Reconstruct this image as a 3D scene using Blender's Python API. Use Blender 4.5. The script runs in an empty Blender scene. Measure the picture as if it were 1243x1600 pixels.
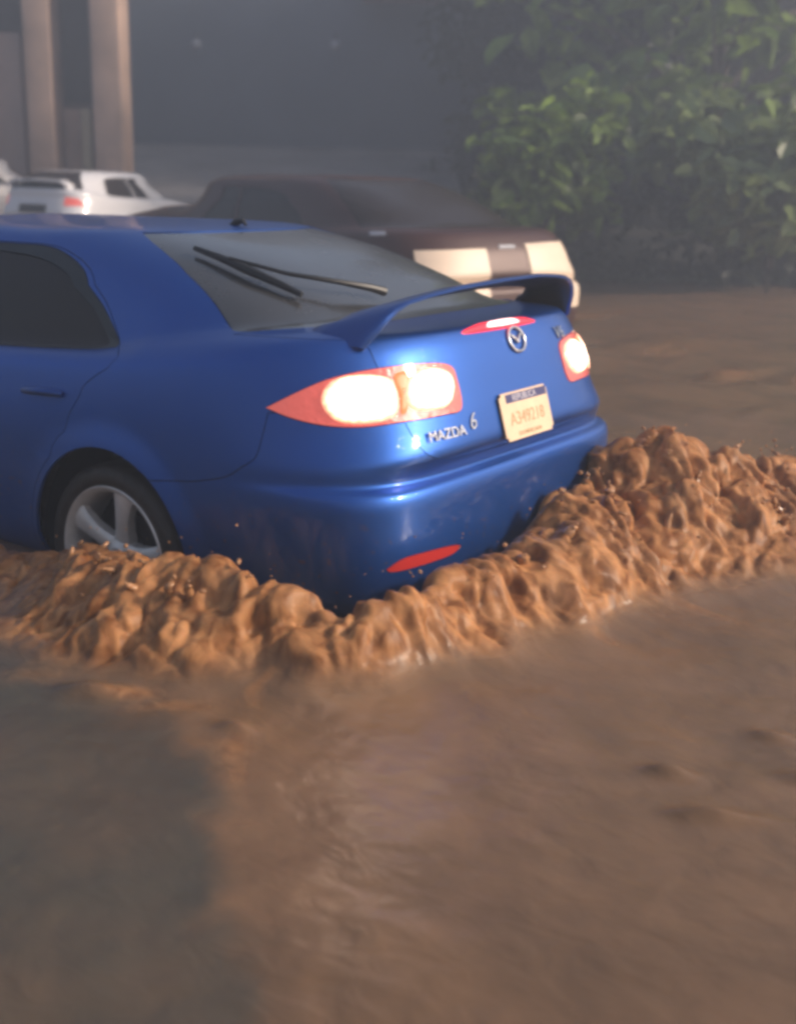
import bpy, bmesh, math, random
import numpy as np
from mathutils import Vector, Matrix, geometry
from mathutils.bvhtree import BVHTree

SC = bpy.context.scene
COL = SC.collection

# ---------------------------------------------------------------- car body surface
# One row per level of the body: side height, rear height, half width, rear end x,
# rear corner length, rear corner exponent, front end x, front height.
BLUE_RINGS = np.array([
    # zs    zr     W     R      a    n    F    zf
    [.170, .215, .800, -.915, 1.0, 6.0, 3.50, .18],
    [.200, .240, .845, -.960, 1.0, 6.0, 3.58, .21],
    [.270, .320, .868, -.990, 1.0, 6.6, 3.63, .30],
    [.400, .450, .883, -1.005, 1.0, 6.6, 3.66, .42],
    [.520, .580, .890, -1.006, 1.0, 6.6, 3.67, .52],
    [.575, .628, .891, -.996, 1.0, 6.4, 3.66, .56],
    [.615, .650, .891, -.966, 1.0, 5.8, 3.64, .60],
    [.655, .690, .890, -.982, 1.0, 5.4, 3.63, .64],
    [.690, .728, .888, -1.002, 1.0, 4.8, 3.62, .67],
    [.750, .800, .883, -.984, 1.0, 4.3, 3.58, .71],
    [.820, .885, .873, -.956, 1.0, 4.1, 3.52, .74],
    [.880, .970, .860, -.926, 1.0, 4.0, 3.42, .77],
    [.925, 1.040, .845, -.895, 1.0, 3.9, 3.28, .80],
    [.952, 1.072, .825, -.868, 1.0, 3.8, 3.10, .83],
    [.967, 1.082, .802, -.800, 1.0, 3.8, 2.90, .87],
    [.977, 1.086, .778, -.720, 1.0, 3.8, 2.65, .91],
    [.987, 1.092, .756, -.620, 1.0, 3.8, 2.38, .95],
    [1.08, 1.170, .715, -.420, 1.0, 3.7, 2.14, 1.05],
    [1.19, 1.255, .665, -.160, 1.0, 3.6, 1.88, 1.17],
    [1.272, 1.312, .610, .080, .90, 3.4, 1.80, 1.272],
    [1.308, 1.335, .565, .230, .75, 3.2, 1.70, 1.308],
    [1.325, 1.344, .500, .350, .60, 3.0, 1.62, 1.325],
    [1.336, 1.349, .350, .560, .34, 2.6, 1.55, 1.336],
    [1.342, 1.351, .180, .780, .20, 2.3, 1.48, 1.342],
    [1.345, 1.352, .001, 0.95, .10, 2.0, 1.42, 1.345],
])


def pchip(y):
    """shape-keeping cubic through rows at integer positions"""
    d = np.diff(y, axis=0)
    m = np.zeros_like(y)
    a, b = d[:-1], d[1:]
    with np.errstate(divide='ignore', invalid='ignore'):
        h = np.where(a * b > 0, 2 * a * b / (a + b), 0.0)
    m[1:-1] = h
    m[0], m[-1] = d[0], d[-1]
    return m


def bump(t):
    t = np.clip(t, 0, 1)
    return t * t * (3 - 2 * t)


class Shell:
    """closed car surface; u 0 front centre, .5 left side, 1 rear centre, 1.5 right side"""
    def __init__(self, rings, wheels=(.085, 2.73), wheel_z=.285, lip=.018, wedge=.10):
        self.R = rings
        self.NV = len(rings) - 1
        self.M = pchip(rings)
        self.wheels, self.wz, self.lip = wheels, wheel_z, lip
        self.wedge = wedge

    def ring_at(self, v):
        v = np.clip(np.asarray(v, float), 0, self.NV)
        i = np.minimum(v.astype(int), self.NV - 1)
        t = (v - i)[..., None]
        y0, y1, m0, m1 = self.R[i], self.R[i + 1], self.M[i], self.M[i + 1]
        return ((2*t**3 - 3*t**2 + 1) * y0 + (t**3 - 2*t**2 + t) * m0
                + (-2*t**3 + 3*t**2) * y1 + (t**3 - t**2) * m1)

    def raw(self, u, v):
        """u 0 front centre, .5 left side, 1 rear centre, 1.5 right side, 2 front centre"""
        u = np.asarray(u, float)
        v = np.asarray(v, float)
        u, v = np.broadcast_arrays(u, v)
        sgn = np.where(u <= 1, 1.0, -1.0)
        uu = np.where(u <= 1, u, 2 - u)
        r = self.ring_at(v)
        zs, zr, W, Rr, a, n, F, zf = [r[..., k] for k in range(8)]
        a = np.minimum(a, (F - Rr) * .45)
        af = np.minimum(1.15 - .75 * np.clip((v - 13) / 6, 0, 1), (F - Rr) * .45)
        xc, xf = Rr + a, F - af
        # three stretches: front quarter [0,.25], straight side [.25,.5], rear quarter [.5,1]
        tf = np.clip(uu / .25, 0, 1)
        tm = np.clip((uu - .25) / .25, 0, 1)
        tr = np.clip((uu - .5) / .5, 0, 1)
        # angle spread so that the corner gets its share of the points
        thr = tr * np.pi / 2
        cr, sr = np.cos(thr), np.sin(thr)
        e = 2 / n
        # superellipse by direction: p = (1-t) style even sampling
        dx, dy = sr, cr
        k = (np.abs(dx)**n + np.abs(dy)**n) ** (-1 / n)
        xr, yr = xc - a * dx * k, W * dy * k
        thf = (1 - tf) * np.pi / 2
        dxf, dyf = np.sin(thf), np.cos(thf)
        nf = 3.2
        kf = (np.abs(dxf)**nf + np.abs(dyf)**nf) ** (-1 / nf)
        xF, yF = xf + af * dxf * kf, W * dyf * kf
        xm, ym = xf + (xc - xf) * tm, W
        x = np.where(uu < .25, xF, np.where(uu < .5, xm, xr))
        y = np.where(uu < .25, yF, np.where(uu < .5, ym, yr))
        s = np.clip((xc - x) / np.maximum(a, 1e-6), 0, 1)
        s = s * s * (3 - 2 * s)
        sf = np.clip((x - xf) / np.maximum(af, 1e-6), 0, 1)
        sf = sf * sf * (3 - 2 * sf)
        z = zs + (zr - zs) * s + (zf - zs) * sf
        # belt line that falls gently towards the front
        wv = bump((v - 7) / 4) * bump((20.5 - v) / 5)
        z = z - self.wedge * (1 - np.exp(-np.maximum(x, 0) / .9)) * wv
        return np.stack([x, y * sgn, z], -1)

    def __call__(self, u, v):
        P = self.raw(u, v)
        x, y, z = P[..., 0], P[..., 1], P[..., 2]
        # flared lip round both wheel openings
        for cx in self.wheels:
            d = np.hypot(x - cx, z - self.wz)
            f = bump((.47 - d) / .12) * bump((z - .2) / .1) * (np.abs(y) > .6)
            y = y + np.sign(y) * self.lip * f
        return np.stack([x, y, z], -1)

# ---------------------------------------------------------------- helpers
def tag(o, label=None, cat=None, group=None, kind=None):
    if label: o['label'] = label
    if cat: o['category'] = cat
    if group: o['group'] = group
    if kind: o['kind'] = kind
    return o


def empty(name, loc=(0, 0, 0), rz=0.0):
    o = bpy.data.objects.new(name, None)
    COL.objects.link(o)
    o.empty_display_size = .2
    o.location = loc
    o.rotation_euler = (0, 0, rz)
    return o


def link_mesh(name, verts, faces, mat, parent=None, smooth=True, angle=None):
    me = bpy.data.meshes.new(name)
    me.from_pydata([tuple(map(float, v)) for v in verts], [], [tuple(f) for f in faces])
    me.update()
    if smooth:
        me.polygons.foreach_set('use_smooth', [True] * len(me.polygons))
        if angle:
            me.set_sharp_from_angle(angle=math.radians(angle))
    me.materials.append(mat)
    o = bpy.data.objects.new(name, me)
    COL.objects.link(o)
    if parent is not None:
        o.parent = parent
    return o


def link_bm(name, bm, mat, parent=None, angle=40):
    me = bpy.data.meshes.new(name)
    bmesh.ops.recalc_face_normals(bm, faces=bm.faces)
    bm.to_mesh(me)
    bm.free()
    me.polygons.foreach_set('use_smooth', [True] * len(me.polygons))
    me.set_sharp_from_angle(angle=math.radians(angle))
    me.materials.append(mat)
    o = bpy.data.objects.new(name, me)
    COL.objects.link(o)
    if parent is not None:
        o.parent = parent
    return o


def bm_box(bm, lo, hi, bev=0.0, rot=None):
    c = [(a + b) / 2 for a, b in zip(lo, hi)]
    s = [abs(b - a) for a, b in zip(lo, hi)]
    r = bmesh.ops.create_cube(bm, size=1, matrix=Matrix.Translation(c) @ (rot or Matrix()) @ Matrix.Diagonal((*s, 1)))
    if bev:
        es = list({e for v in r['verts'] for e in v.link_edges})
        bmesh.ops.bevel(bm, geom=es, offset=bev, segments=3, affect='EDGES', profile=.5)


def bm_tube(bm, pts, rads, n=10, cap=True):
    pts = [Vector(p) for p in pts]
    if not hasattr(rads, '__len__'):
        rads = [rads] * len(pts)
    rings = []
    up = Vector((0, 0, 1))
    for i, p in enumerate(pts):
        t = (pts[min(i + 1, len(pts) - 1)] - pts[max(i - 1, 0)]).normalized()
        a = t.cross(up)
        if a.length < .05:
            a = t.cross(Vector((1, 0, 0)))
        a.normalize()
        b = a.cross(t)
        rings.append([bm.verts.new(p + (a * math.cos(k * 2 * math.pi / n) + b * math.sin(k * 2 * math.pi / n)) * rads[i]) for k in range(n)])
    for r, s in zip(rings, rings[1:]):
        for k in range(n):
            bm.faces.new((r[k], r[(k + 1) % n], s[(k + 1) % n], s[k]))
    if cap:
        bm.faces.new(rings[0][::-1])
        bm.faces.new(rings[-1])


def bm_lathe_y(bm, prof, n=64, y0=0.0):
    """turn (radius, y) pairs about the y axis"""
    rings = []
    for r, y in prof:
        rings.append([bm.verts.new((r * math.cos(2 * math.pi * k / n), y + y0, r * math.sin(2 * math.pi * k / n))) for k in range(n)])
    for a, b in zip(rings, rings[1:]):
        for k in range(n):
            bm.faces.new((a[k], a[(k + 1) % n], b[(k + 1) % n], b[k]))


# ---------------------------------------------------------------- materials
def nodemat(name):
    m = bpy.data.materials.new(name)
    m.use_nodes = True
    nt = m.node_tree
    return m, nt, nt.nodes['Principled BSDF']


def mat(name, col, rough=.5, metal=0.0, coat=0.0, coat_rough=.05, var=0.0, scale=8.0, bumpy=0.0, bscale=30.0,
        emit=None, estr=0.0, spec=.5, rvar=0.0):
    m, nt, b = nodemat(name)
    b.inputs['Base Color'].default_value = (*col, 1)
    b.inputs['Roughness'].default_value = rough
    b.inputs['Metallic'].default_value = metal
    b.inputs['Coat Weight'].default_value = coat
    b.inputs['Coat Roughness'].default_value = coat_rough
    b.inputs['Specular IOR Level'].default_value = spec
    if emit:
        b.inputs['Emission Color'].default_value = (*emit, 1)
        b.inputs['Emission Strength'].default_value = estr
    tc = nt.nodes.new('ShaderNodeTexCoord')
    if var or rvar:
        n = nt.nodes.new('ShaderNodeTexNoise')
        n.inputs['Scale'].default_value = scale
        n.inputs['Detail'].default_value = 6
        n.inputs['Roughness'].default_value = .6
        nt.links.new(tc.outputs['Object'], n.inputs['Vector'])
        if var:
            r = nt.nodes.new('ShaderNodeMix')
            r.data_type = 'RGBA'
            r.inputs[6].default_value = (*[c * (1 - var) for c in col], 1)
            r.inputs[7].default_value = (*[min(1, c * (1 + var)) for c in col], 1)
            k = nt.nodes.new('ShaderNodeMapRange')
            k.inputs[1].default_value, k.inputs[2].default_value = .3, .7
            nt.links.new(n.outputs['Fac'], k.inputs[0])
            nt.links.new(k.outputs[0], r.inputs[0])
            nt.links.new(r.outputs[2], b.inputs['Base Color'])
        if rvar:
            k = nt.nodes.new('ShaderNodeMapRange')
            k.inputs[1].default_value, k.inputs[2].default_value = .3, .7
            k.inputs[3].default_value, k.inputs[4].default_value = max(0, rough - rvar), rough + rvar
            nt.links.new(n.outputs['Fac'], k.inputs[0])
            nt.links.new(k.outputs[0], b.inputs['Roughness'])
    if bumpy:
        n2 = nt.nodes.new('ShaderNodeTexNoise')
        n2.inputs['Scale'].default_value = bscale
        n2.inputs['Detail'].default_value = 5
        nt.links.new(tc.outputs['Object'], n2.inputs['Vector'])
        bp = nt.nodes.new('ShaderNodeBump')
        bp.inputs['Strength'].default_value = bumpy
        bp.inputs['Distance'].default_value = .02
        nt.links.new(n2.outputs['Fac'], bp.inputs['Height'])
        nt.links.new(bp.outputs[0], b.inputs['Normal'])
    return m


def wet_paint(name, col, metal=.35, rough=.38, drops=.25, dirt=(.20, .11, .055), dirt_top=.31, coat=.65):
    """clear-coated car paint, rain beads as bumps, mud film low down"""
    m, nt, b = nodemat(name)
    b.inputs['Metallic'].default_value = metal
    b.inputs['Roughness'].default_value = rough
    b.inputs['Coat Weight'].default_value = coat
    b.inputs['Coat Roughness'].default_value = .06
    tc = nt.nodes.new('ShaderNodeTexCoord')
    n = nt.nodes.new('ShaderNodeTexNoise')
    n.inputs['Scale'].default_value = 6
    n.inputs['Detail'].default_value = 8
    nt.links.new(tc.outputs['Object'], n.inputs['Vector'])
    sep = nt.nodes.new('ShaderNodeSeparateXYZ')
    nt.links.new(tc.outputs['Object'], sep.inputs[0])
    k = nt.nodes.new('ShaderNodeMapRange')          # mud film fades upward
    k.inputs[1].default_value, k.inputs[2].default_value = dirt_top, dirt_top - .27
    k.inputs[3].default_value, k.inputs[4].default_value = 0, 1
    nt.links.new(sep.outputs['Z'], k.inputs[0])
    mu = nt.nodes.new('ShaderNodeMath')
    mu.operation = 'MULTIPLY'
    nt.links.new(k.outputs[0], mu.inputs[0])
    nt.links.new(n.outputs['Fac'], mu.inputs[1])
    # flecks of mud thrown up by the wheels
    fl = nt.nodes.new('ShaderNodeTexNoise')
    fl.inputs['Scale'].default_value = 42
    fl.inputs['Detail'].default_value = 3
    nt.links.new(tc.outputs['Object'], fl.inputs['Vector'])
    ft = nt.nodes.new('ShaderNodeMapRange')
    ft.inputs[1].default_value, ft.inputs[2].default_value = .64, .70
    nt.links.new(fl.outputs['Fac'], ft.inputs[0])
    fz = nt.nodes.new('ShaderNodeMapRange')
    fz.inputs[1].default_value, fz.inputs[2].default_value = dirt_top + .33, dirt_top - .05
    fz.inputs[3].default_value, fz.inputs[4].default_value = 0, .8
    nt.links.new(sep.outputs['Z'], fz.inputs[0])
    fm = nt.nodes.new('ShaderNodeMath')
    fm.operation = 'MULTIPLY'
    nt.links.new(ft.outputs[0], fm.inputs[0])
    nt.links.new(fz.outputs[0], fm.inputs[1])
    fa = nt.nodes.new('ShaderNodeMath')
    fa.operation = 'MAXIMUM'
    nt.links.new(mu.outputs[0], fa.inputs[0])
    nt.links.new(fm.outputs[0], fa.inputs[1])
    mu = fa
    mx = nt.nodes.new('ShaderNodeMix')
    mx.data_type = 'RGBA'
    mx.inputs[6].default_value = (*col, 1)
    mx.inputs[7].default_value = (*dirt, 1)
    nt.links.new(mu.outputs[0], mx.inputs[0])
    nt.links.new(mx.outputs[2], b.inputs['Base Color'])
    if drops:
        v = nt.nodes.new('ShaderNodeTexVoronoi')
        v.inputs['Scale'].default_value = 55
        v.inputs['Randomness'].default_value = 1
        nt.links.new(tc.outputs['Object'], v.inputs['Vector'])
        d = nt.nodes.new('ShaderNodeMapRange')
        d.inputs[1].default_value, d.inputs[2].default_value = .0, .22
        d.inputs[3].default_value, d.inputs[4].default_value = 1, 0
        nt.links.new(v.outputs['Distance'], d.inputs[0])
        bp = nt.nodes.new('ShaderNodeBump')
        bp.inputs['Strength'].default_value = drops
        bp.inputs['Distance'].default_value = .003
        nt.links.new(d.outputs[0], bp.inputs['Height'])
        nt.links.new(bp.outputs[0], b.inputs['Coat Normal'])
    return m


# ---------------------------------------------------------------- panels cut out of a car surface
def densify(poly, step=(.004, .06), closed=True):
    out = []
    n = len(poly)
    for i in range(n if closed else n - 1):
        a, b = poly[i], poly[(i + 1) % n]
        k = max(1, int(math.ceil(max(abs(b[0] - a[0]) / step[0], abs(b[1] - a[1]) / step[1]))))
        for j in range(k):
            t = j / k
            out.append((a[0] + (b[0] - a[0]) * t, a[1] + (b[1] - a[1]) * t))
    if not closed:
        out.append(tuple(poly[-1]))
    return out


def smooth_poly(poly, n=6, closed=True):
    """Catmull-Rom through the points; a point given twice is a corner"""
    P = [Vector(p) for p in poly]
    out = []
    N = len(P)
    rng = range(N) if closed else range(N - 1)
    for i in rng:
        p1, p2 = P[i], P[(i + 1) % N]
        if (p1 - p2).length < 1e-9:
            continue
        p0 = P[(i - 1) % N] if (closed or i > 0) else p1
        p3 = P[(i + 2) % N] if (closed or i + 2 < N) else p2
        for j in range(n):
            t = j / n
            q = .5 * ((2 * p1) + (p2 - p0) * t + (2 * p0 - 5 * p1 + 4 * p2 - p3) * t * t + (3 * p1 - p0 - 3 * p2 + p3) * t ** 3)
            out.append((q.x, q.y))
    if not closed:
        out.append((P[-1].x, P[-1].y))
    return out


def mir(poly):
    return [(2 - u, v) for u, v in poly][::-1]


def inside(pts, poly):
    x, y = pts[:, 0], pts[:, 1]
    c = np.zeros(len(pts), bool)
    n = len(poly)
    for i in range(n):
        x1, y1 = poly[i]
        x2, y2 = poly[i - 1]
        if y1 == y2:
            continue
        hit = ((y1 > y) != (y2 > y)) & (x < (x2 - x1) * (y - y1) / (y2 - y1) + x1)
        c ^= hit
    return c


SU, SV = 5.0, .07     # rough metres per unit of u and v


def cut_shell(sh, regions, us, vs):
    """One constrained triangulation of the whole surface; returns uv points and the triangles of each region.
    regions: list of (name, polygon) in order of priority; what is left is 'body'."""
    NVv = sh.NV
    pts, edges = [], []
    index = {}

    def add(p):
        p = (min(2.0, max(0.0, p[0])), min(float(NVv), max(0.0, p[1])))
        k = (round(p[0], 5), round(p[1], 4))
        if k not in index:
            index[k] = len(pts)
            pts.append(k)
        return index[k]
    frame = densify([(0, 0), (2, 0), (2, NVv), (0, NVv)], (.02, .25))
    loops = [densify(poly) for _, poly in regions] + [frame]
    for lp in loops:
        ids = [add(p) for p in lp]
        for a, b in zip(ids, ids[1:] + ids[:1]):
            if a != b:
                edges.append((a, b))
    B = np.array(pts) * (SU, SV)
    U, V = np.meshgrid(us, vs)
    G = np.stack([U.ravel(), V.ravel()], -1)
    # drop grid points that crowd an outline
    cell = {}
    for p in B:
        cell.setdefault((int(p[0] / .02), int(p[1] / .02)), []).append(p)
    for g in G:
        q = (g[0] * SU, g[1] * SV)
        ci, cj = int(q[0] / .02), int(q[1] / .02)
        near = any((q[0] - p[0]) ** 2 + (q[1] - p[1]) ** 2 < 4.5e-5
                   for a in (-1, 0, 1) for b in (-1, 0, 1) for p in cell.get((ci + a, cj + b), ()))
        if not near:
            add(g)
    vin = [Vector((p[0] * SU, p[1] * SV)) for p in pts]
    ov, oe, of, _, _, _ = geometry.delaunay_2d_cdt(vin, edges, [], 0, 1e-6)
    uv = np.array([(p.x / SU, p.y / SV) for p in ov])
    tri = np.array([f[:3] for f in of])
    cen = uv[tri].mean(1)
    owner = np.full(len(tri), -1)
    for i, (name, poly) in enumerate(regions):
        m = (owner < 0) & inside(cen, densify(poly, (.01, .2)))
        owner[m] = i
    out = {name: tri[owner == i] for i, (name, poly) in enumerate(regions)}
    out['body'] = tri[owner < 0]
    return uv, out


def shell_frame(sh, u, v, e=1e-4):
    u, v = np.asarray(u, float), np.asarray(v, float)
    p = sh(u, v)
    # one-sided steps near the roof line keep the frame sound
    vb = np.clip(v, 0, sh.NV - .05)
    du = sh(np.clip(u + e, 0, 2), vb) - sh(np.clip(u - e, 0, 2), vb)
    dv = sh(u, vb + 1e-3) - sh(u, vb - 1e-3)
    n = np.cross(du, dv)
    ln = np.linalg.norm(n, axis=-1, keepdims=True)
    n = np.where(ln > 1e-14, n / np.maximum(ln, 1e-14), np.array([0, 0, 1.0]))
    # outward: away from the middle of the car
    c = p - np.array([1.2, 0, .6])
    c[..., 0] *= .35
    s = np.sign((n * c).sum(-1, keepdims=True))
    return p, n * np.where(s == 0, 1, s)


def panel(name, sh, uv, tri, m, parent, gap=.0016, depth=.012, off=0.0):
    used = np.unique(tri)
    if len(tri) == 0:
        raise ValueError('empty panel ' + name)
    re = -np.ones(len(uv), int)
    re[used] = np.arange(len(used))
    t = re[tri]
    P, N = shell_frame(sh, uv[used, 0], uv[used, 1])
    P = P + N * off
    # orient
    fn = np.cross(P[t[:, 1]] - P[t[:, 0]], P[t[:, 2]] - P[t[:, 0]])
    flip = (fn * N[t[:, 0]]).sum(1) < 0
    t[flip] = t[flip][:, ::-1]
    ed = {}
    for a, b, c in t:
        for e in ((a, b), (b, c), (c, a)):
            ed[e] = 1
    border = [(a, b) for (a, b) in ed if (b, a) not in ed]
    # leave the seam at the front centre closed
    Q = P.copy()
    mv = np.zeros_like(P)
    for a, b in border:
        d = P[b] - P[a]
        w = np.cross(N[a], d)
        l = np.linalg.norm(w)
        if l > 1e-9:
            mv[a] += w / l
            mv[b] += w / l
    l = np.linalg.norm(mv, axis=1, keepdims=True)
    Q += np.where(l > 1e-6, mv / np.maximum(l, 1e-6), 0) * gap
    faces = [tuple(f) for f in t]
    verts = list(Q)
    low = {}
    for a, b in border:
        for k in (a, b):
            if k not in low:
                low[k] = len(verts)
                verts.append(Q[k] - N[k] * depth)
        faces.append((b, a, low[a], low[b]))
    return link_mesh(name, verts, faces, m, parent, True, 50)


def dome(name, sh, ring_uv, m, parent, off=.004, height=.012, steps=6):
    """a bulging lens over a closed outline on the surface"""
    ring = np.array(smooth_poly(ring_uv, 6))
    c = ring.mean(0)
    verts, faces = [], []
    n = len(ring)
    for k in range(steps):
        r = 1 - k / steps
        q = c + (ring - c) * r
        p, nn = shell_frame(sh, q[:, 0], q[:, 1])
        verts += list(p + nn * (off * (1 if k else 0) + height * math.sqrt(max(0, 1 - r * r))))
    p, nn = shell_frame(sh, c[0:1], c[1:2])
    verts.append((p + nn * (off + height))[0])
    for k in range(steps - 1):
        for i in range(n):
            a, b = k * n + i, k * n + (i + 1) % n
            faces.append((a, b, b + n, a + n))
    for i in range(n):
        faces.append(((steps - 1) * n + i, (steps - 1) * n + (i + 1) % n, len(verts) - 1))
    cen = sum((Vector(v) for v in verts), Vector()) / len(verts)
    nrm = Vector(shell_frame(sh, c[0:1], c[1:2])[1][0])
    f0 = faces[0]
    if (Vector(verts[f0[1]]) - Vector(verts[f0[0]])).cross(Vector(verts[f0[2]]) - Vector(verts[f0[0]])).dot(nrm) < 0:
        faces = [f[::-1] for f in faces]
    o = link_mesh(name, verts, faces, m, parent, True)
    at_ = o.data.attributes.new('glow', 'FLOAT', 'POINT')
    g = [k / steps for k in range(steps) for _ in range(n)] + [1.0]
    at_.data.foreach_set('value', [float(bump(min(1, t * 1.7))) for t in g])
    return o


def find_uv(sh, x, z, side=1, guess=(.45, 8)):
    """surface coordinates of a point given in side view"""
    u, v = guess
    for _ in range(40):
        p = sh(u, v)
        e = 1e-4
        pu, pv = sh(u + e, v), sh(u, v + e)
        J = np.array([[(pu[0] - p[0]) / e, (pv[0] - p[0]) / e], [(pu[2] - p[2]) / e, (pv[2] - p[2]) / e]])
        r = np.array([x - p[0], z - p[2]])
        d = np.linalg.lstsq(J, r, rcond=None)[0]
        d = np.clip(d, (-.05, -1.5), (.05, 1.5))
        u = float(np.clip(u + d[0], .05, .8))
        v = float(np.clip(v + d[1], 0, sh.NV - 6))
        if abs(d[0]) < 1e-6 and abs(d[1]) < 1e-5:
            break
    return (u, v)


def arch(sh, cx, cz, r, guess_u):
    pts = []
    zlo = .19
    a0 = math.asin((zlo - cz) / r)
    for k in range(41):
        a = a0 + (math.pi - 2 * a0) * k / 40
        pts.append(find_uv(sh, cx + r * math.cos(a), cz + r * math.sin(a), 1, (guess_u, 4)))
    pts[0] = (pts[0][0], 0.0)
    pts[-1] = (pts[-1][0], 0.0)
    return pts


def inner_shell(name, sh, m, parent, off=-.035, vmax=None):
    us = np.linspace(0, 2, 121)
    vs = np.linspace(0, vmax or sh.NV - .3, 50)
    U, V = np.meshgrid(us, vs)
    P, N = shell_frame(sh, U, V)
    P = (P + N * off).reshape(-1, 3)
    nu = len(us)
    # no walls across the wheel openings
    faces = []
    for j in range(len(vs) - 1):
        for i in range(nu - 1):
            q = (j * nu + i, j * nu + i + 1, (j + 1) * nu + i + 1, (j + 1) * nu + i)
            c = P[list(q)].mean(0)
            if any(math.hypot(c[0] - w, c[2] - sh.wz) < .42 for w in sh.wheels) and abs(c[1]) > .5:
                continue
            faces.append(q)
    return link_mesh(name, P, faces, m, parent)


def wheel_house(name, sh, m, parent):
    """a dark bowl behind each wheel"""
    for cx in sh.wheels:
        for s in (1, -1):
            bm = bmesh.new()
            n = 28
            rows = []
            for y, r in ((.84, .385), (.70, .385), (.60, .385), (.60, .01)):
                rows.append([bm.verts.new((cx + r * math.cos(math.pi * (-.15 + 1.3 * k / n)), s * y, sh.wz + r * math.sin(math.pi * (-.15 + 1.3 * k / n)))) for k in range(n + 1)])
            for a, b in zip(rows, rows[1:]):
                for k in range(n):
                    bm.faces.new((a[k], a[k + 1], b[k + 1], b[k]))
            link_bm(name, bm, m, parent)


def make_wheel(parent, loc, side, M, spin=0.0, R=.318):
    """wheel > tyre, rim, brake disc; outer face towards +y * side"""
    w = empty('wheel', loc)
    w.parent = parent
    s = side
    bm = bmesh.new()
    tw = .205
    prof = [(.236, .075), (.244, .092), (.262, .1), (.288, .098), (.305, .088), (R - .002, .07), (R, .045), (R - .006, .044), (R - .006, .038), (R, .037), (R, .004),
            (R - .006, .003), (R - .006, -.003), (R, -.004), (R, -.07), (.305, -.088), (.285, -.098), (.25, -.1), (.230, -.075)]
    bm_lathe_y(bm, [(r, y * s) for r, y in prof], 72)
    link_bm('tyre', bm, M['rubber'], w, 35)
    bm = bmesh.new()
    prof = [(.220, -.06), (.225, .05), (.242, .078), (.247, .090), (.241, .097), (.231, .093), (.222, .080), (.214, .05), (.208, .0)]
    bm_lathe_y(bm, [(r, y * s) for r, y in prof], 72)
    # hub cap and five broad spokes
    bm_lathe_y(bm, [(.0005, .079 * s), (.028, .078 * s), (.034, .072 * s), (.05, .066 * s), (.06, .045 * s), (.062, .0)], 40)
    for k in range(5):
        a = spin + 2 * math.pi * k / 5
        rows = []
        for r, hw, y, dpt in ((.045, .036, .064, .05), (.09, .029, .072, .045), (.14, .031, .078, .04), (.19, .040, .080, .035), (.226, .056, .078, .03)):
            rr = []
            for dx, dy in ((-1, -dpt), (-1, -.008), (-.72, 0), (0, .003), (.72, 0), (1, -.008), (1, -dpt)):
                px, pz = r, dx * hw
                rr.append(bm.verts.new((px * math.cos(a) - pz * math.sin(a), (y + dy) * s, px * math.sin(a) + pz * math.cos(a))))
            rows.append(rr)
        for p, q in zip(rows, rows[1:]):
            for i in range(6):
                bm.faces.new((p[i], p[i + 1], q[i + 1], q[i]))
    link_bm('rim', bm, M['alloy'], w, 40)
    bm = bmesh.new()
    bm_lathe_y(bm, [(.0005, .018 * s), (.07, .02 * s), (.072, .0), (.135, .0), (.137, -.015 * s), (.2, -.03 * s), (.2, -.06 * s), (.0005, -.06 * s)], 48)
    link_bm('brake_disc', bm, M['brake'], w, 40)
    return w


def text_mesh(name, body, size, m, parent, frame, extrude=.002, sx=1.0, align='CENTER', shear=0.0):
    cu = bpy.data.curves.new(name, 'FONT')
    cu.body = body
    cu.size = size
    cu.extrude = extrude
    cu.align_x = align
    cu.align_y = 'CENTER'
    cu.shear = shear
    o = bpy.data.objects.new(name, cu)
    COL.objects.link(o)
    dg = bpy.context.evaluated_depsgraph_get()
    me = bpy.data.meshes.new_from_object(o.evaluated_get(dg))
    bpy.data.objects.remove(o)
    me.transform(frame @ Matrix.Diagonal((sx, 1, 1, 1)))
    me.materials.clear()
    me.materials.append(m)
    ob = bpy.data.objects.new(name, me)
    COL.objects.link(ob)
    if parent is not None:
        ob.parent = parent
    return ob


def rear_frame(sh, u, v, off=.0):
    """matrix whose x runs to the viewer's right as seen from behind, y up the panel, z outward"""
    p, n = shell_frame(sh, np.array([u]), np.array([v]))
    p, n = Vector(p[0]), Vector(n[0])
    x = Vector((0, 0, 1)).cross(n).normalized()
    y = n.cross(x)
    p = p + n * off
    return Matrix(((x.x, y.x, n.x, p.x), (x.y, y.y, n.y, p.y), (x.z, y.z, n.z, p.z), (0, 0, 0, 1)))

# ---------------------------------------------------------------- the blue car
M = {}
M['blue'] = wet_paint('blue_pearl_paint', (.012, .092, .40), metal=.78, rough=.42, drops=.22)
M['blue_plain'] = wet_paint('blue_pearl_paint_spoiler', (.008, .066, .30), metal=.70, rough=.40, drops=.12, dirt_top=-.2)
M['tint'] = mat('tinted_side_glass', (.030, .022, .020), .22, spec=.25, bumpy=.05, bscale=60)
M['rear_glass'] = mat('fogged_wet_rear_glass', (.046, .046, .047), .24, spec=.9, coat=1, coat_rough=.10, rvar=.08, scale=5, bumpy=.04, bscale=14)
M['black'] = mat('black_plastic', (.012, .012, .013), .45)
M['trim'] = mat('window_frame_black', (.014, .013, .013), .3)
M['dark'] = mat('dark_underbody', (.010, .008, .007), .9)
M['rubber'] = mat('wet_muddy_tyre', (.028, .019, .013), .55, var=.4, scale=14, bumpy=.3, bscale=40)
M['alloy'] = mat('silver_alloy', (.74, .68, .63), .38, metal=.35, var=.15, scale=10)
M['brake'] = mat('brake_iron', (.05, .04, .035), .6, metal=.6)
M['chrome'] = mat('chrome', (.80, .78, .80), .12, metal=1.0)
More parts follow.
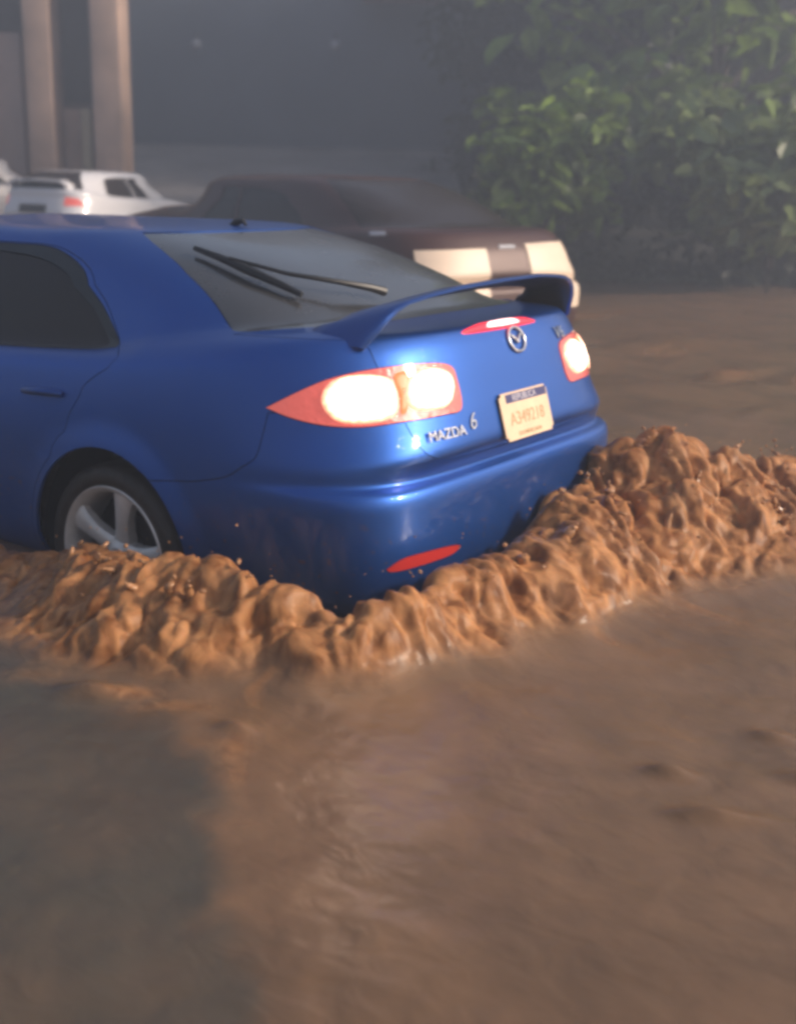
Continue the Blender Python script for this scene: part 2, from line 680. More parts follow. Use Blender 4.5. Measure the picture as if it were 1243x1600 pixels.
M['red_lens'] = mat('red_lens', (.60, .10, .09), .12, coat=1, emit=(1.0, .16, .10), estr=.34, bumpy=.25, bscale=55)
M['amber_lens'] = mat('amber_lens', (.45, .12, .03), .40, emit=(1.0, .30, .10), estr=.55)


def glow_mat(name, rim, core, s0, s1):
    """a lit lamp lens: brightest over the filament, ribbed glass"""
    m, nt, b = nodemat(name)
    a = nt.nodes.new('ShaderNodeAttribute')
    a.attribute_name = 'glow'
    mx = nt.nodes.new('ShaderNodeMix')
    mx.data_type = 'RGBA'
    mx.inputs[6].default_value = (*rim, 1)
    mx.inputs[7].default_value = (*core, 1)
    nt.links.new(a.outputs['Fac'], mx.inputs[0])
    nt.links.new(mx.outputs[2], b.inputs['Emission Color'])
    k = nt.nodes.new('ShaderNodeMapRange')
    k.inputs[3].default_value, k.inputs[4].default_value = s0, s1
    tc = nt.nodes.new('ShaderNodeTexCoord')
    v = nt.nodes.new('ShaderNodeTexVoronoi')
    v.inputs['Scale'].default_value = 48
    nt.links.new(tc.outputs['Object'], v.inputs['Vector'])
    f = nt.nodes.new('ShaderNodeMapRange')
    f.inputs[1].default_value, f.inputs[2].default_value = 0, .8
    f.inputs[3].default_value, f.inputs[4].default_value = 1.25, .45
    nt.links.new(v.outputs['Distance'], f.inputs[0])
    nt.links.new(a.outputs['Fac'], k.inputs[0])
    mm = nt.nodes.new('ShaderNodeMath')
    mm.operation = 'MULTIPLY'
    nt.links.new(k.outputs[0], mm.inputs[0])
    nt.links.new(f.outputs[0], mm.inputs[1])
    nt.links.new(mm.outputs[0], b.inputs['Emission Strength'])
    b.inputs['Base Color'].default_value = (.8, .55, .45, 1)
    b.inputs['Roughness'].default_value = .12
    return m


M['bulb'] = glow_mat('lit_bulb_lens', (1.0, .34, .16), (1.0, .80, .62), .6, 14.0)
M['stop_red'] = mat('lit_stop_lamp', (.5, .02, .03), .1, emit=(1.0, .05, .08), estr=.9)
M['stop_core'] = mat('lit_stop_lamp_core', (.9, .5, .5), .1, emit=(1.0, .62, .60), estr=1.7)
M['reflector'] = mat('red_reflector', (.50, .03, .025), .30, coat=.6)
M['plate'] = mat('plate_white', (.88, .64, .43), .35, var=.10, scale=9)
M['plate_blue'] = mat('plate_header_blue', (.05, .05, .16), .4)
M['plate_ink'] = mat('plate_ink', (.50, .31, .15), .5)
M['plate_text'] = mat('plate_header_text', (.75, .70, .74), .4)

SIDE_GLASS_EDGE = [(0.4628, 18.749), (0.5487, 18.547), (0.5891, 17.904), (0.5855, 17.033), (0.5442, 15.6), (0.4756, 15.1), (0.37, 14.75)]
DOOR_EDGE = [(0.378, 19.2), (0.4624, 19.2), (0.5592, 19.15), (0.6097, 18.77), (0.6233, 17.684), (0.5545, 15.188), (0.4932, 11.402), (0.4807, 9.96), (0.4727, 8.517), (0.4682, 5.727)]
GLASS_EDGE = [(1.0, 19.75), (0.86, 19.75), (0.7516, 19.748), (0.7278, 17.637), (0.7145, 16.662), (0.6985, 15.5), (0.7169, 15.25), (0.7594, 15.3), (0.86, 15.5), (1.0, 15.6)]
GATE_EDGE = [(0.688, 15.0), (0.7287, 13.447), (0.7755, 12.555), (0.7852, 11.233), (0.7992, 10.63), (0.7997, 9.46), (0.8151, 8.175), (.8469, 7.35), (.9003, 7.05), (1.0, 6.9)]
LAMP = [(0.6828, 9.997), (0.6828, 9.997), (0.7154, 10.578), (0.744, 10.981), (0.7789, 11.204), (0.8272, 11.269), (0.8709, 11.064), (0.8789, 10.454), (0.8755, 9.505), (0.8474, 9.412), (0.7942, 9.371), (0.7589, 9.311), (0.7273, 9.407), (0.7014, 9.665)]
BULB_OUTER = [(0.7313, 10.241), (0.7435, 10.867), (0.768, 11.023), (0.7927, 10.822), (0.7983, 10.252), (0.7907, 9.594), (0.7606, 9.42), (0.7382, 9.594)]
BULB_INNER = [(0.8064, 10.359), (0.8161, 10.84), (0.8404, 11.059), (0.8659, 10.795), (0.8705, 10.268), (0.8565, 9.726), (0.8296, 9.645), (0.8088, 9.795)]
REFLECTOR = [(0.7720, 2.66), (0.7720, 2.66), (0.7924, 2.861), (0.8446, 2.80), (0.8668, 2.69), (0.8513, 2.55), (0.8083, 2.56), (0.7781, 2.57)]
BUMPER_EDGE = [(0.6839, 9.814), (0.6766, 9.121), (0.6619, 7.731), (0.6457, 6.261), (0.6102, 5.489), (0.5886, 5.299)]


def grow(poly, k):
    q = np.array(poly)
    c = q.mean(0)
    return [tuple(c + (p - c) * k) for p in q]


def build_blue_car():
    car = empty('hatchback_car')
    tag(car, 'blue five-door car with rear spoiler and lit tail lamps ploughing through brown flood water', 'car')
    sh = Shell(BLUE_RINGS)
    hole_r = arch(sh, sh.wheels[0], sh.wz, .368, .5)
    hole_f = arch(sh, sh.wheels[1], sh.wz, .368, .22)
    lamp = smooth_poly(LAMP, 5)
    sideglass = smooth_poly(SIDE_GLASS_EDGE[:4] + [SIDE_GLASS_EDGE[3]] + SIDE_GLASS_EDGE[4:], 4, False) + [(.37, 18.75)]
    front_glass = [(.36, 14.7), (.30, 14.5), (.262, 14.35), (.262, 14.35), (.262, 15.6), (.258, 17.2), (.252, 18.35), (.262, 18.7), (.30, 18.75), (.36, 18.75)]
    rd = smooth_poly(DOOR_EDGE, 4, False)
    # the door follows the wheel opening down to the sill
    arc = [p for p in arch(sh, sh.wheels[0], sh.wz, .40, .5)]
    arc = [p for p in arc if p[0] < .48][::-1]
    arc = [p for p in arc if p[1] < 5.3]
    if arc[0][1] < arc[-1][1]:
        arc = arc[::-1]
    frame = [(.378, 14.55), (.378, 19.12)] + [(u, v) for u, v in smooth_poly([(.4624, 19.13), (.555, 19.08), (.602, 18.7), (.614, 17.68), (.5545, 15.25)], 4, False)] + [(.545, 14.95), (.4756, 14.8)]
    rdoor = rd + arc[:-1] + [(arc[-1][0], .9), (.378, .9)]
    fdoor = [(.372, .9), (.372, 19.2), (.30, 19.2), (.256, 18.9), (.243, 18.3), (.249, 16.6), (.252, 15.0), (.244, 12.5), (.246, 7), (.252, .9)]
    gl = smooth_poly([GLASS_EDGE[0], GLASS_EDGE[0]] + GLASS_EDGE[1:2] + [GLASS_EDGE[2]] * 2 + GLASS_EDGE[3:6] + GLASS_EDGE[6:] + [GLASS_EDGE[-1]], 4, False)
    rear_glass = gl + mir(gl)
    gt = smooth_poly(GATE_EDGE, 5, False)
    tailgate = gt + mir(gt) + [(1.27, 15.3), (1.0, 15.6), (.73, 15.3)]
    bm_ = smooth_poly(BUMPER_EDGE, 5, False)
    p0 = [p for p in hole_r if p[0] > .5 and p[1] < 5.4]
    p0 = sorted(p0, key=lambda p: -p[1])
    bumper = [(1.0, 8.9), (.86, 9.0)] + [(.74, 9.9)] + bm_ + p0
    bumper = bumper + mir(bumper)
    refl = smooth_poly(REFLECTOR, 4)
    wind = [(0.0, 19.3), (.09, 19.3), (.15, 18.9), (.155, 17.2), (.16, 16.1), (.08, 16.0), (0, 16.0)]
    wind_r = mir(wind)
    headl = smooth_poly([(.10, 9.5), (.16, 9.8), (.20, 11.6), (.15, 11.2), (.10, 10.4)], 4)
    R = [('hole1', hole_r), ('hole2', mir(hole_r)), ('hole3', hole_f), ('hole4', mir(hole_f)),
         ('lamp1', lamp), ('lamp2', mir(lamp)), ('sg1', sideglass), ('sg2', mir(sideglass)), ('fg1', front_glass), ('fg2', mir(front_glass)),
         ('rg', rear_glass), ('ws1', wind), ('ws2', wind_r), ('hl1', headl), ('hl2', mir(headl)),
         ('rf1', refl), ('rf2', mir(refl)), ('gate', tailgate), ('fr1', frame), ('fr2', mir(frame)), ('rd1', rdoor), ('rd2', mir(rdoor)), ('fd1', fdoor), ('fd2', mir(fdoor)),
         ('bump', bumper)]
    us = np.concatenate([np.arange(0, .3, .012), np.arange(.3, .6, .007), np.arange(.6, 1.4, .005), np.arange(1.4, 1.7, .008), np.arange(1.7, 2.0001, .012)])
    vs = np.concatenate([np.arange(0, NVB - 3, .25), np.arange(NVB - 3, NVB + .01, .2)])
    uv, T = cut_shell(sh, R, us, vs)
    PN = lambda name, key, m, parent=car, **k: panel(name, sh, uv, T[key], M[m] if isinstance(m, str) else m, parent, **k)
    PN('body', 'body', 'blue')
    for s, k in ((1, '1'), (-1, '2')):
        d = PN('rear_door', 'rd' + k, 'blue')
        w = PN('side_window', 'sg' + k, 'tint', d, off=-.006)
        PN('window_frame', 'fr' + k, 'trim', d, off=-.001)
        h = bmesh.new()
        hp = [sh(*find_uv(sh, x, z, 1, (.45, 9))) for x, z in ((.30, .803), (.335, .808), (.40, .806), (.47, .800), (.505, .793))]
        bm_tube(h, [(p[0], (p[1] + o) * s, p[2]) for p, o in zip(hp, (.004, .026, .032, .026, .004))], [.010, .013, .014, .013, .010], 12)
        link_bm('handle', h, M['blue_plain'], d)
        d2 = PN('front_door', 'fd' + k, 'blue')
        PN('side_window', 'fg' + k, 'tint', d2, off=-.006)
        PN('headlight', 'hl' + k, 'chrome', off=-.004)
    PN('windscreen', 'ws1', 'tint', off=-.004)
    PN('windscreen', 'ws2', 'tint', off=-.004)
    PN('rear_window', 'rg', 'rear_glass', off=-.004, depth=.01)
    gate = PN('tailgate', 'gate', 'blue')
    bump_o = PN('bumper', 'bump', 'blue')
    PN('reflector', 'rf1', 'reflector', bump_o)
    PN('reflector', 'rf2', 'reflector', bump_o)
    inner_shell('body_liner', sh, M['dark'], car, -.045)
    wheel_house('wheel_well', sh, M['dark'], car)
    # tail lamps with their lit bulbs
    for k, f in (('1', lambda p: p), ('2', mir)):
        l = PN('tail_lamp', 'lamp' + k, 'red_lens', off=.004)
        for nm, poly in (('outer_bulb', BULB_OUTER), ('inner_bulb', BULB_INNER)):
            dome('bulb', sh, f(grow(poly, 1.05)), M['bulb'], l, .005, .014, 9)
        mid = [(.7975, 10.95), (.812, 11.1), (.815, 10.7), (.803, 10.3), (.806, 9.75), (.797, 9.55), (.7995, 10.2)]
        dome('amber_lens', sh, f(mid), M['amber_lens'], l, .005, .004)
    # high stop lamp under the wing
    hl = [(.912, 12.50), (.93, 13.0), (.97, 13.12), (1.03, 13.12), (1.07, 13.0), (1.088, 12.50), (1.03, 12.38), (.97, 12.38)]
    st = dome('stop_lamp', sh, [(u, v - .1) for u, v in hl], M['stop_red'], gate, .003, .014)
    dome('stop_lamp_core', sh, [(1.0 + (u - 1.0) * .55, 12.68 + (v - 12.78) * .72) for u, v in hl], M['stop_core'], st, .006, .0165)
    # winged oval badge: ring with a raised wing inside
    F = rear_frame(sh, 1.022, 11.55, .002)
    bm = bmesh.new()
    n = 40
    rr = []
    for k in range(n):
        a = 2 * math.pi * k / n
        c = Vector((.050 * math.cos(a), .042 * math.sin(a), .004))
        o = Vector((math.cos(a), math.sin(a), 0))
        rr.append([bm.verts.new(F @ (c + o * (.006 * math.cos(b)) + Vector((0, 0, .005 * math.sin(b))))) for b in [2 * math.pi * j / 8 for j in range(8)]])
    for a, b in zip(rr, rr[1:] + rr[:1]):
        for j in range(8):
            bm.faces.new((a[j], a[(j + 1) % 8], b[(j + 1) % 8], b[j]))
    wing = [(-.046, .014), (-.030, .016), (-.014, .006), (0, -.012), (.014, .006), (.030, .016), (.046, .014)]
    for p, q in zip(wing, wing[1:]):
        bm_tube(bm, [F @ Vector((*p, .005)), F @ Vector((*q, .005))], .0055, 8)
    link_bm('emblem', bm, M['chrome'], gate, 60)
    F = rear_frame(sh, .853, 8.72, .003)
    text_mesh('model_badge', 'MAZDA', .046, M['chrome'], gate, F @ Matrix.Translation((-.022, 0, 0)), .0025, 1.12)
    text_mesh('model_badge', '6', .075, M['chrome'], gate, rear_frame(sh, .8885, 8.95, .003), .0025, 1.0, shear=.2)
    text_mesh('trim_badge', 'V6', .065, M['chrome'], gate, rear_frame(sh, 1.135, 11.45, .003), .0025, 1.1)
    # number plate
    F = rear_frame(sh, 1.0, 8.75, .004)
    F = F @ Matrix.Translation((.0, 0, .004))
    bm = bmesh.new()
    bm_box(bm, (-.158, -.079, -.003), (.158, .079, .003))
    es = [e for e in bm.edges if abs(e.verts[0].co.z - e.verts[1].co.z) > .004]
    bmesh.ops.bevel(bm, geom=es, offset=.012, segments=4, affect='EDGES')
    bm.transform(F)
    pl = link_bm('license_plate', bm, M['plate'], gate, 30)
    bm = bmesh.new()
    bm_box(bm, (-.118, .044, .0025), (.150, .073, .0045))
    bm.transform(F)
    hd = link_bm('plate_header', bm, M['plate_blue'], gate)
    T0 = lambda x, y, z=.005: F @ Matrix.Translation((x, y, z))
    text_mesh('plate_header_text', 'REPUBLICA', .030, M['plate_text'], gate, T0(.0, .058, .0050), .0004, 1.05)
    text_mesh('plate_characters', 'A349218', .062, M['plate_ink'], gate, T0(.0, -.012, .0035), .0006, 1.0)
    text_mesh('plate_footer_text', 'DOMINICANA', .020, M['plate_ink'], gate, T0(.0, -.062, .0035), .0006, 1.2)
    # wing on two legs
    path = [(.655, 1.042, -.545, -.800), (.640, 1.068, -.555, -.812), (.615, 1.100, -.59, -.832), (.588, 1.130, -.625, -.845), (.555, 1.154, -.655, -.852),
            (.50, 1.172, -.690, -.858), (.40, 1.187, -.712, -.868), (.25, 1.203, -.728, -.884), (.0, 1.214, -.735, -.896)]
    rise = [0, .010, .016, .020, .022, .022, .018, .012]     # the far end sits a touch higher, as in the photograph
    full = path + [(-y, z + r, a, b) for (y, z, a, b), r in zip(path[:-1], rise)][::-1]
    bm = bmesh.new()
    rows = []
    for i, (y, z, xa, xb) in enumerate(full):
        p, q = full[max(0, i - 1)], full[min(len(full) - 1, i + 1)]
        t = Vector((0, q[0] - p[0], q[1] - p[1])).normalized()
        nrm = Vector((0, -t.z, t.y))
        if nrm.z < 0 or (abs(nrm.z) < .3 and nrm.y * y < 0):
            nrm = -nrm
        c = xb - xa
        th = .0125 if abs(y) < .5 else .0125 + .012 * min(1, (abs(y) - .5) / .12)
        prof = [(0, 0), (.04, .55), (.15, .9), (.35, 1), (.6, .85), (.85, .62), (.97, .52), (1.0, .25), (1.0, -.35), (.96, -.5), (.75, -.55), (.45, -.7), (.2, -.75), (.05, -.5)]
        rows.append([bm.verts.new((xa + c * k, y + nrm.y * th * h, z + nrm.z * th * h - (.045 if abs(y) < .6 else .02) * (1 - k) ** 1.3)) for k, h in prof])
    for a, b in zip(rows, rows[1:]):
        for j in range(len(a)):
            f = bm.faces.new((a[j], a[(j + 1) % len(a)], b[(j + 1) % len(a)], b[j]))
            f.material_index = 1 if j >= 9 else 0      # black underside
    bm.faces.new(rows[0])
    bm.faces.new(rows[-1][::-1])
    sp = link_bm('spoiler', bm, M['blue_plain'], gate, 50)
    sp.data.materials.append(M['black'])
    # wiper on the rear window
    pt = lambda u, v, h: Vector(tuple((lambda r: r[0][0] + r[1][0] * h)(shell_frame(sh, np.array([u]), np.array([v])))))
    bm = bmesh.new()
    bm_tube(bm, [pt(.7682, 18.29, .018), pt(.776, 17.85, .022), pt(.783, 17.456, .026), pt(.795, 17.05, .022), pt(.8052, 16.755, .018)], [.009, .013, .017, .013, .010], 8)
    wip = link_bm('wiper', bm, M['black'], car)
    bm = bmesh.new()
    bm_tube(bm, [pt(.778, 17.7, .038), pt(.81, 17.15, .045), pt(.86, 16.85, .045), pt(.9078, 16.70, .036), pt(.93, 16.60, .030)], [.006, .007, .009, .013, .016], 8)
    link_bm('wiper_arm', bm, M['black'], wip)
    bm = bmesh.new()
    q = pt(1.0, 20.6, 0)
    bm_tube(bm, [q + Vector((.03, 0, -.012)), q + Vector((.0, 0, .014)), q + Vector((-.03, 0, .018)), q + Vector((-.045, 0, .002))], [.018, .014, .010, .006], 10)
    link_bm('antenna', bm, M['black'], car)
    # a dark strip of weather seal below each side window is part of the frame
    for s in (1, -1):
        for cx in sh.wheels:
            make_wheel(car, (cx, s * .782, .272), s, M, math.radians(101))
    return car


NVB = len(BLUE_RINGS) - 1
blue_car = build_blue_car()

# ---------------------------------------------------------------- viewpoint helpers
CAMQ = (-2.95977354, 3.54425926, 1.55179487, -0.960536716, 0.272950717, 0.0224705549)
FH = Vector((math.cos(CAMQ[3]), math.sin(CAMQ[3]), 0))     # level direction away from the viewer
RH = Vector((FH.y, -FH.x, 0))                              # level direction to the right
C0 = Vector((CAMQ[0], CAMQ[1], 0))


def at(a, d, z=0.0):
    """a metres to the right, d metres away"""
    p = C0 + RH * a + FH * d
    return Vector((p.x, p.y, z))


# ---------------------------------------------------------------- noise
def hash2(i, j, s):
    n = (i * 374761393 + j * 668265263 + s * 974634777) & 0xffffffff
    n = ((n ^ (n >> 13)) * 1274126177) & 0xffffffff
    n = n ^ (n >> 16)
    return (n & 0xffffff) / float(0x1000000)


def vnoise(x, y, s=0):
    i, j = np.floor(x).astype(np.int64), np.floor(y).astype(np.int64)
    fx, fy = x - i, y - j
    ux, uy = fx * fx * fx * (fx * (fx * 6 - 15) + 10), fy * fy * fy * (fy * (fy * 6 - 15) + 10)
    a, b, c, d = hash2(i, j, s), hash2(i + 1, j, s), hash2(i, j + 1, s), hash2(i + 1, j + 1, s)
    return (a + (b - a) * ux) * (1 - uy) + (c + (d - c) * ux) * uy


def fbm(x, y, s=0, o=4):
    r, a, t = 0, .5, 0
    for k in range(o):
        r = r + a * vnoise(x * 2 ** k + 17.3 * k, y * 2 ** k - 9.1 * k, s + k)
        t += a
        a *= .5
    return r / t


def puffs(x, y, s=0):
    """rounded lumps, the tops of scattered balls"""
    i, j = np.floor(x).astype(np.int64), np.floor(y).astype(np.int64)
    h = np.zeros_like(x)
    for di in (-1, 0, 1):
        for dj in (-1, 0, 1):
            a, b = i + di, j + dj
            cx, cy = a + hash2(a, b, s), b + hash2(a, b, s + 1)
            r = .55 + .4 * hash2(a, b, s + 2)
            q = 1 - ((x - cx) ** 2 + (y - cy) ** 2) / r ** 2
            h = np.maximum(h, np.sqrt(np.maximum(q, 0)) * r)
    return h


# ---------------------------------------------------------------- flood water
WZ = .20
#          x      y     height out   in
RIDGE = [(1.60, 1.30, .00, .30, .20), (.95, 1.17, .04, .40, .16), (.55, 1.10, .07, .40, .16), (.28, 1.06, .085, .42, .14), (.0, 1.07, .095, .42, .14), (-.26, 1.08, .20, .38, .13), (-.50, 1.09, .25, .32, .13),
         (-.70, 1.08, .19, .26, .12), (-.93, 1.04, .165, .22, .12), (-1.06, .92, .175, .20, .12), (-1.12, .70, .175, .20, .12), (-1.13, .40, .175, .24, .12),
         (-1.11, .10, .22, .28, .12), (-1.10, -.18, .31, .34, .14), (-1.12, -.46, .37, .42, .24), (-1.38, -.80, .345, .36, .34), (-1.62, -1.15, .27, .36, .40),
         (-2.0, -1.65, .19, .40, .45), (-2.6, -2.4, .10, .5, .5), (-3.6, -3.6, .0, .6, .6)]


def ridge_field(x, y):
    """height of the churned band, distance along it and distance across it"""
    h = np.zeros_like(x)
    best = np.full_like(x, 1e9)
    S, D = np.zeros_like(x), np.zeros_like(x)
    run = 0.0
    for p, q in zip(RIDGE, RIDGE[1:]):
        dx, dy = q[0] - p[0], q[1] - p[1]
        L = math.hypot(dx, dy)
        t = np.clip(((x - p[0]) * dx + (y - p[1]) * dy) / L ** 2, 0, 1)
        px, py = p[0] + t * dx, p[1] + t * dy
        d = np.hypot(x - px, y - py)
        side = dx * (y - p[1]) - dy * (x - p[0])      # left of travel is the car side
        hh = p[2] + (q[2] - p[2]) * t
        wo, wi = p[3] + (q[3] - p[3]) * t, p[4] + (q[4] - p[4]) * t
        w = np.where(side < 0, wo, wi)
        h = np.maximum(h, hh * np.exp(-(d / w) ** 2 * 1.1))
        m = d < best
        best = np.where(m, d, best)
        S = np.where(m, run + t * L, S)
        D = np.where(m, np.where(side < 0, d, -d), D)
        run += L
    return h, S, D


def axis(lo, hi, step, far, grow_by=1.16):
    a = list(np.arange(lo, hi + 1e-6, step))
    s = step
    up, dn = [], []
    v = hi
    while v < far:
        s = min(s * grow_by, 6)
        v += s
        up.append(v)
    s, v = step, lo
    while v > -far:
        s = min(s * grow_by, 6)
        v -= s
        dn.append(v)
    return np.array(dn[::-1] + a + up)


def build_water():
    xs, ys = axis(-2.95, 1.15, .0085, 55), axis(-2.3, 2.75, .0085, 55)
    X, Y = np.meshgrid(xs, ys)
    wx = X + .10 * (fbm(X * 3, Y * 3, 5, 3) - .5) * 2
    wy = Y + .10 * (fbm(X * 3, Y * 3, 9, 3) - .5) * 2
    r, S, D = ridge_field(wx, wy)
    foam = bump((r - .018) / .07)
    # torn, uneven edge to the churned part
    foam = np.clip(foam * (.45 + 1.1 * fbm(X * 5, Y * 5, 21, 4)), 0, 1)
    crest = r * (.68 + .64 * fbm(X * 3.2, Y * 3.2, 31, 4))
    near = np.exp(-((X + .8) ** 2 + (Y - .4) ** 2) / 9)
    fade = np.exp(-((X + .8) ** 2 + (Y - .4) ** 2) / 1600)
    calm = (.016 * (fbm(X * 1.3, Y * 1.3, 41, 3) - .5) * (.6 + near) + .011 * (fbm(X * 4.2, Y * 4.2, 45, 3) - .5) + .0035 * (fbm(X * 14, Y * 14, 49, 2) - .5)) * (.25 + .75 * fade)
    # longer rolling ripples on the far, faster part of the stream
    far = bump((-Y - X * .3 - 1.2) / 3)
    calm = calm + far * .13 * (fbm(X * .55 + Y * .2, Y * 1.5, 53, 4) - .5)
    Z = WZ + calm + crest
    # a few short standing wavelets in the quieter water
    for cx, cy, lx, ly, k in ((-2.0, 1.04, .055, .030, .026), (-2.16, 1.18, .085, .028, .024), (-2.13, .70, .05, .03, .018), (-2.30, .86, .08, .035, .022), (-1.05, 1.50, .05, .03, .02), (-.62, 1.58, .10, .04, .03), (.1, -4.73, .3, .07, .07), (-.21, -5.02, .35, .07, .09), (-.25, -4.4, .3, .08, .05), (.75, -5.0, .5, .1, .05), (-.6, -3.4, .25, .06, .04), (1.0, -6.2, .9, .2, .08), (.4, -3.6, .6, .15, .05)):
        ddx, ddy = X - cx, Y - cy
        ar, af = ddx * RH.x + ddy * RH.y, ddx * FH.x + ddy * FH.y
        Z = Z + k * np.exp(-(ar / lx) ** 2 - ((af + .4 * ly * np.sin(ar / lx)) / ly) ** 2)
    N = np.stack([-np.gradient(Z, axis=1) / np.gradient(X, axis=1), -np.gradient(Z, axis=0) / np.gradient(Y, axis=0), np.ones_like(Z)], -1)
    N /= np.linalg.norm(N, axis=-1, keepdims=True)
    # lumps stretched across the band so that they read as tumbling, falling water
    k1, k2 = fbm(X * 5, Y * 5, 61, 3) - .5, fbm(X * 5, Y * 5, 65, 3) - .5
    us_, ud = S + .16 * k1, D + .16 * k2
    l1 = puffs(us_ * 8.0, ud * 4.6, 71) - .45
    l2 = puffs(us_ * 15 + .8 * l1, ud * 9.5, 75) - .45
    l3 = puffs(us_ * 30, ud * 17 + l2, 79) - .45
    l4 = -np.abs(fbm(us_ * 11, ud * 6, 83, 4) - .5) * 2
    l5 = puffs(us_ * 58, ud * 40, 89) - .45
    amp = foam * np.clip(.35 + r * 3.2, 0, 1.25)
    disp = amp * (.060 * l1 + .048 * l2 + .017 * l3 + .060 * (l4 + .18) + .004 * l5)
    P = np.stack([X, Y, Z], -1) + N * disp[..., None]
    # keep the surface quiet under the car
    nx, ny = len(xs), len(ys)
    me = bpy.data.meshes.new('flood_water')
    me.vertices.add(nx * ny)
    me.vertices.foreach_set('co', P.astype(np.float32).ravel())
    idx = np.arange(nx * ny).reshape(ny, nx)
    q = np.stack([idx[:-1, :-1], idx[:-1, 1:], idx[1:, 1:], idx[1:, :-1]], -1).reshape(-1, 4)
    me.loops.add(q.size)
    me.loops.foreach_set('vertex_index', q.ravel().astype(np.int32))
    me.polygons.add(len(q))
    me.polygons.foreach_set('loop_start', (np.arange(len(q)) * 4).astype(np.int32))
    me.polygons.foreach_set('loop_total', np.full(len(q), 4, np.int32))
    me.polygons.foreach_set('use_smooth', np.ones(len(q), bool))
    me.update(calc_edges=True)
    # how much air the water carries
    fm = np.clip(foam * (.55 + .9 * fbm(X * 13, Y * 13, 87, 3)), 0, 1)
    # thin trails of froth drifting off the churned band
    tr = np.abs(fbm(X * 1.6 + 3 * fbm(X * .8, Y * .8, 91, 2), Y * 1.6, 95, 3) - .5)
    trail = bump((.035 - tr) / .035) * bump((r - .0005) / .02 + near * .15) * .5
    fm = np.maximum(fm, trail * .8)
    # car's dark, greenish reflection painted on the viewer's left: left of a wandering line
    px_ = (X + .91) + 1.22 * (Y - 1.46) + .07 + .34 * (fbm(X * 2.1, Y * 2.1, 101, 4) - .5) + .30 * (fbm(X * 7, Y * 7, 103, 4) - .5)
    clear = (.72 + .5 * (fbm(X * 3.5, Y * 3.5, 107, 4) - .2)).clip(0, 1) * bump(px_ / .22) * bump((Y - 1.42 + .25 * (fbm(X * 3, Y * 3, 105, 3) - .5)) / .30)  # mask of the car's painted reflection
    # wisps of froth riding the stream; the brightest far ones paint in glints
    for cx, cy, lx, ly, k in ((.1, -4.70, .26, .06, 1.2), (-.21, -5.00, .34, .05, 1.3), (2.3, -7.7, .8, .10, .5), (.9, -5.6, .5, .10, .35), (-.70, 1.53, .10, .035, .6), (-.85, 1.50, .12, .03, .5), (-.40, 1.62, .12, .04, .3),
                              (-1.12, 1.58, .035, .09, .45), (-1.2, 1.66, .03, .08, .4)):
        ddx, ddy = X - cx, Y - cy
        ar, af = ddx * RH.x + ddy * RH.y, ddx * FH.x + ddy * FH.y
        g = np.exp(-(ar / lx) ** 2 - (af / ly) ** 2) * k * np.clip(.3 + 1.4 * fbm(X * 9, Y * 9, 111, 3) - .2, 0, 1)
        fm = np.maximum(fm, g)
    for nm, val in (('froth', fm), ('clear', clear)):  # 'clear' is the mask of the painted car reflection, 'froth' also holds the painted far glints
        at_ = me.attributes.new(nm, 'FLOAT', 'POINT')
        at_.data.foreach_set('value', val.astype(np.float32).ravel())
    m, nt, b = nodemat('silty_flood_water')
    L = nt.links.new
    tc = nt.nodes.new('ShaderNodeTexCoord')
    f1 = nt.nodes.new('ShaderNodeAttribute'); f1.attribute_name = 'froth'  # froth and the painted far glints
    f2 = nt.nodes.new('ShaderNodeAttribute'); f2.attribute_name = 'clear'  # mask of the car's painted reflection
    mp = nt.nodes.new('ShaderNodeMapping')
    mp.inputs['Scale'].default_value = (1, 1.6, 1)
    mp.inputs['Rotation'].default_value = (0, 0, math.radians(35))
    L(tc.outputs['Object'], mp.inputs[0])
    n = nt.nodes.new('ShaderNodeTexNoise')
    n.inputs['Scale'].default_value = 1.6; n.inputs['Detail'].default_value = 8; n.inputs['Roughness'].default_value = .6
    n.inputs['Distortion'].default_value = .8
    L(mp.outputs[0], n.inputs['Vector'])
    def mix(fac, a, c):
        x = nt.nodes.new('ShaderNodeMix'); x.data_type = 'RGBA'
        if isinstance(a, tuple): x.inputs[6].default_value = (*a, 1)
        else: L(a, x.inputs[6])
        if isinstance(c, tuple): x.inputs[7].default_value = (*c, 1)
        else: L(c, x.inputs[7])
        L(fac, x.inputs[0])
        return x.outputs[2]
    k = nt.nodes.new('ShaderNodeMapRange'); k.inputs[1].default_value, k.inputs[2].default_value = .35, .65
    L(n.outputs['Fac'], k.inputs[0])
    calm_c = mix(k.outputs[0], WATER_A, WATER_B)
    calm_c = mix(f2.outputs['Fac'], calm_c, WATER_REFLECTION)
    n3 = nt.nodes.new('ShaderNodeTexNoise'); n3.inputs['Scale'].default_value = 15; n3.inputs['Detail'].default_value = 8; n3.inputs['Distortion'].default_value = 1.2
    mp3 = nt.nodes.new('ShaderNodeMapping'); mp3.inputs['Scale'].default_value = (1, 1, .45)
    L(tc.outputs['Object'], mp3.inputs[0])
    L(mp3.outputs[0], n3.inputs['Vector'])
    k3 = nt.nodes.new('ShaderNodeMapRange'); k3.inputs[1].default_value, k3.inputs[2].default_value = .35, .65
    L(n3.outputs['Fac'], k3.inputs[0])
    froth_c = mix(k3.outputs[0], FROTH_A, FROTH_B)
    L(mix(f1.outputs['Fac'], calm_c, froth_c), b.inputs['Base Color'])
    ks = nt.nodes.new('ShaderNodeMapRange'); ks.inputs[3].default_value, ks.inputs[4].default_value = .5, .3
    L(f1.outputs['Fac'], ks.inputs[0])
    L(ks.outputs[0], b.inputs['Specular IOR Level'])
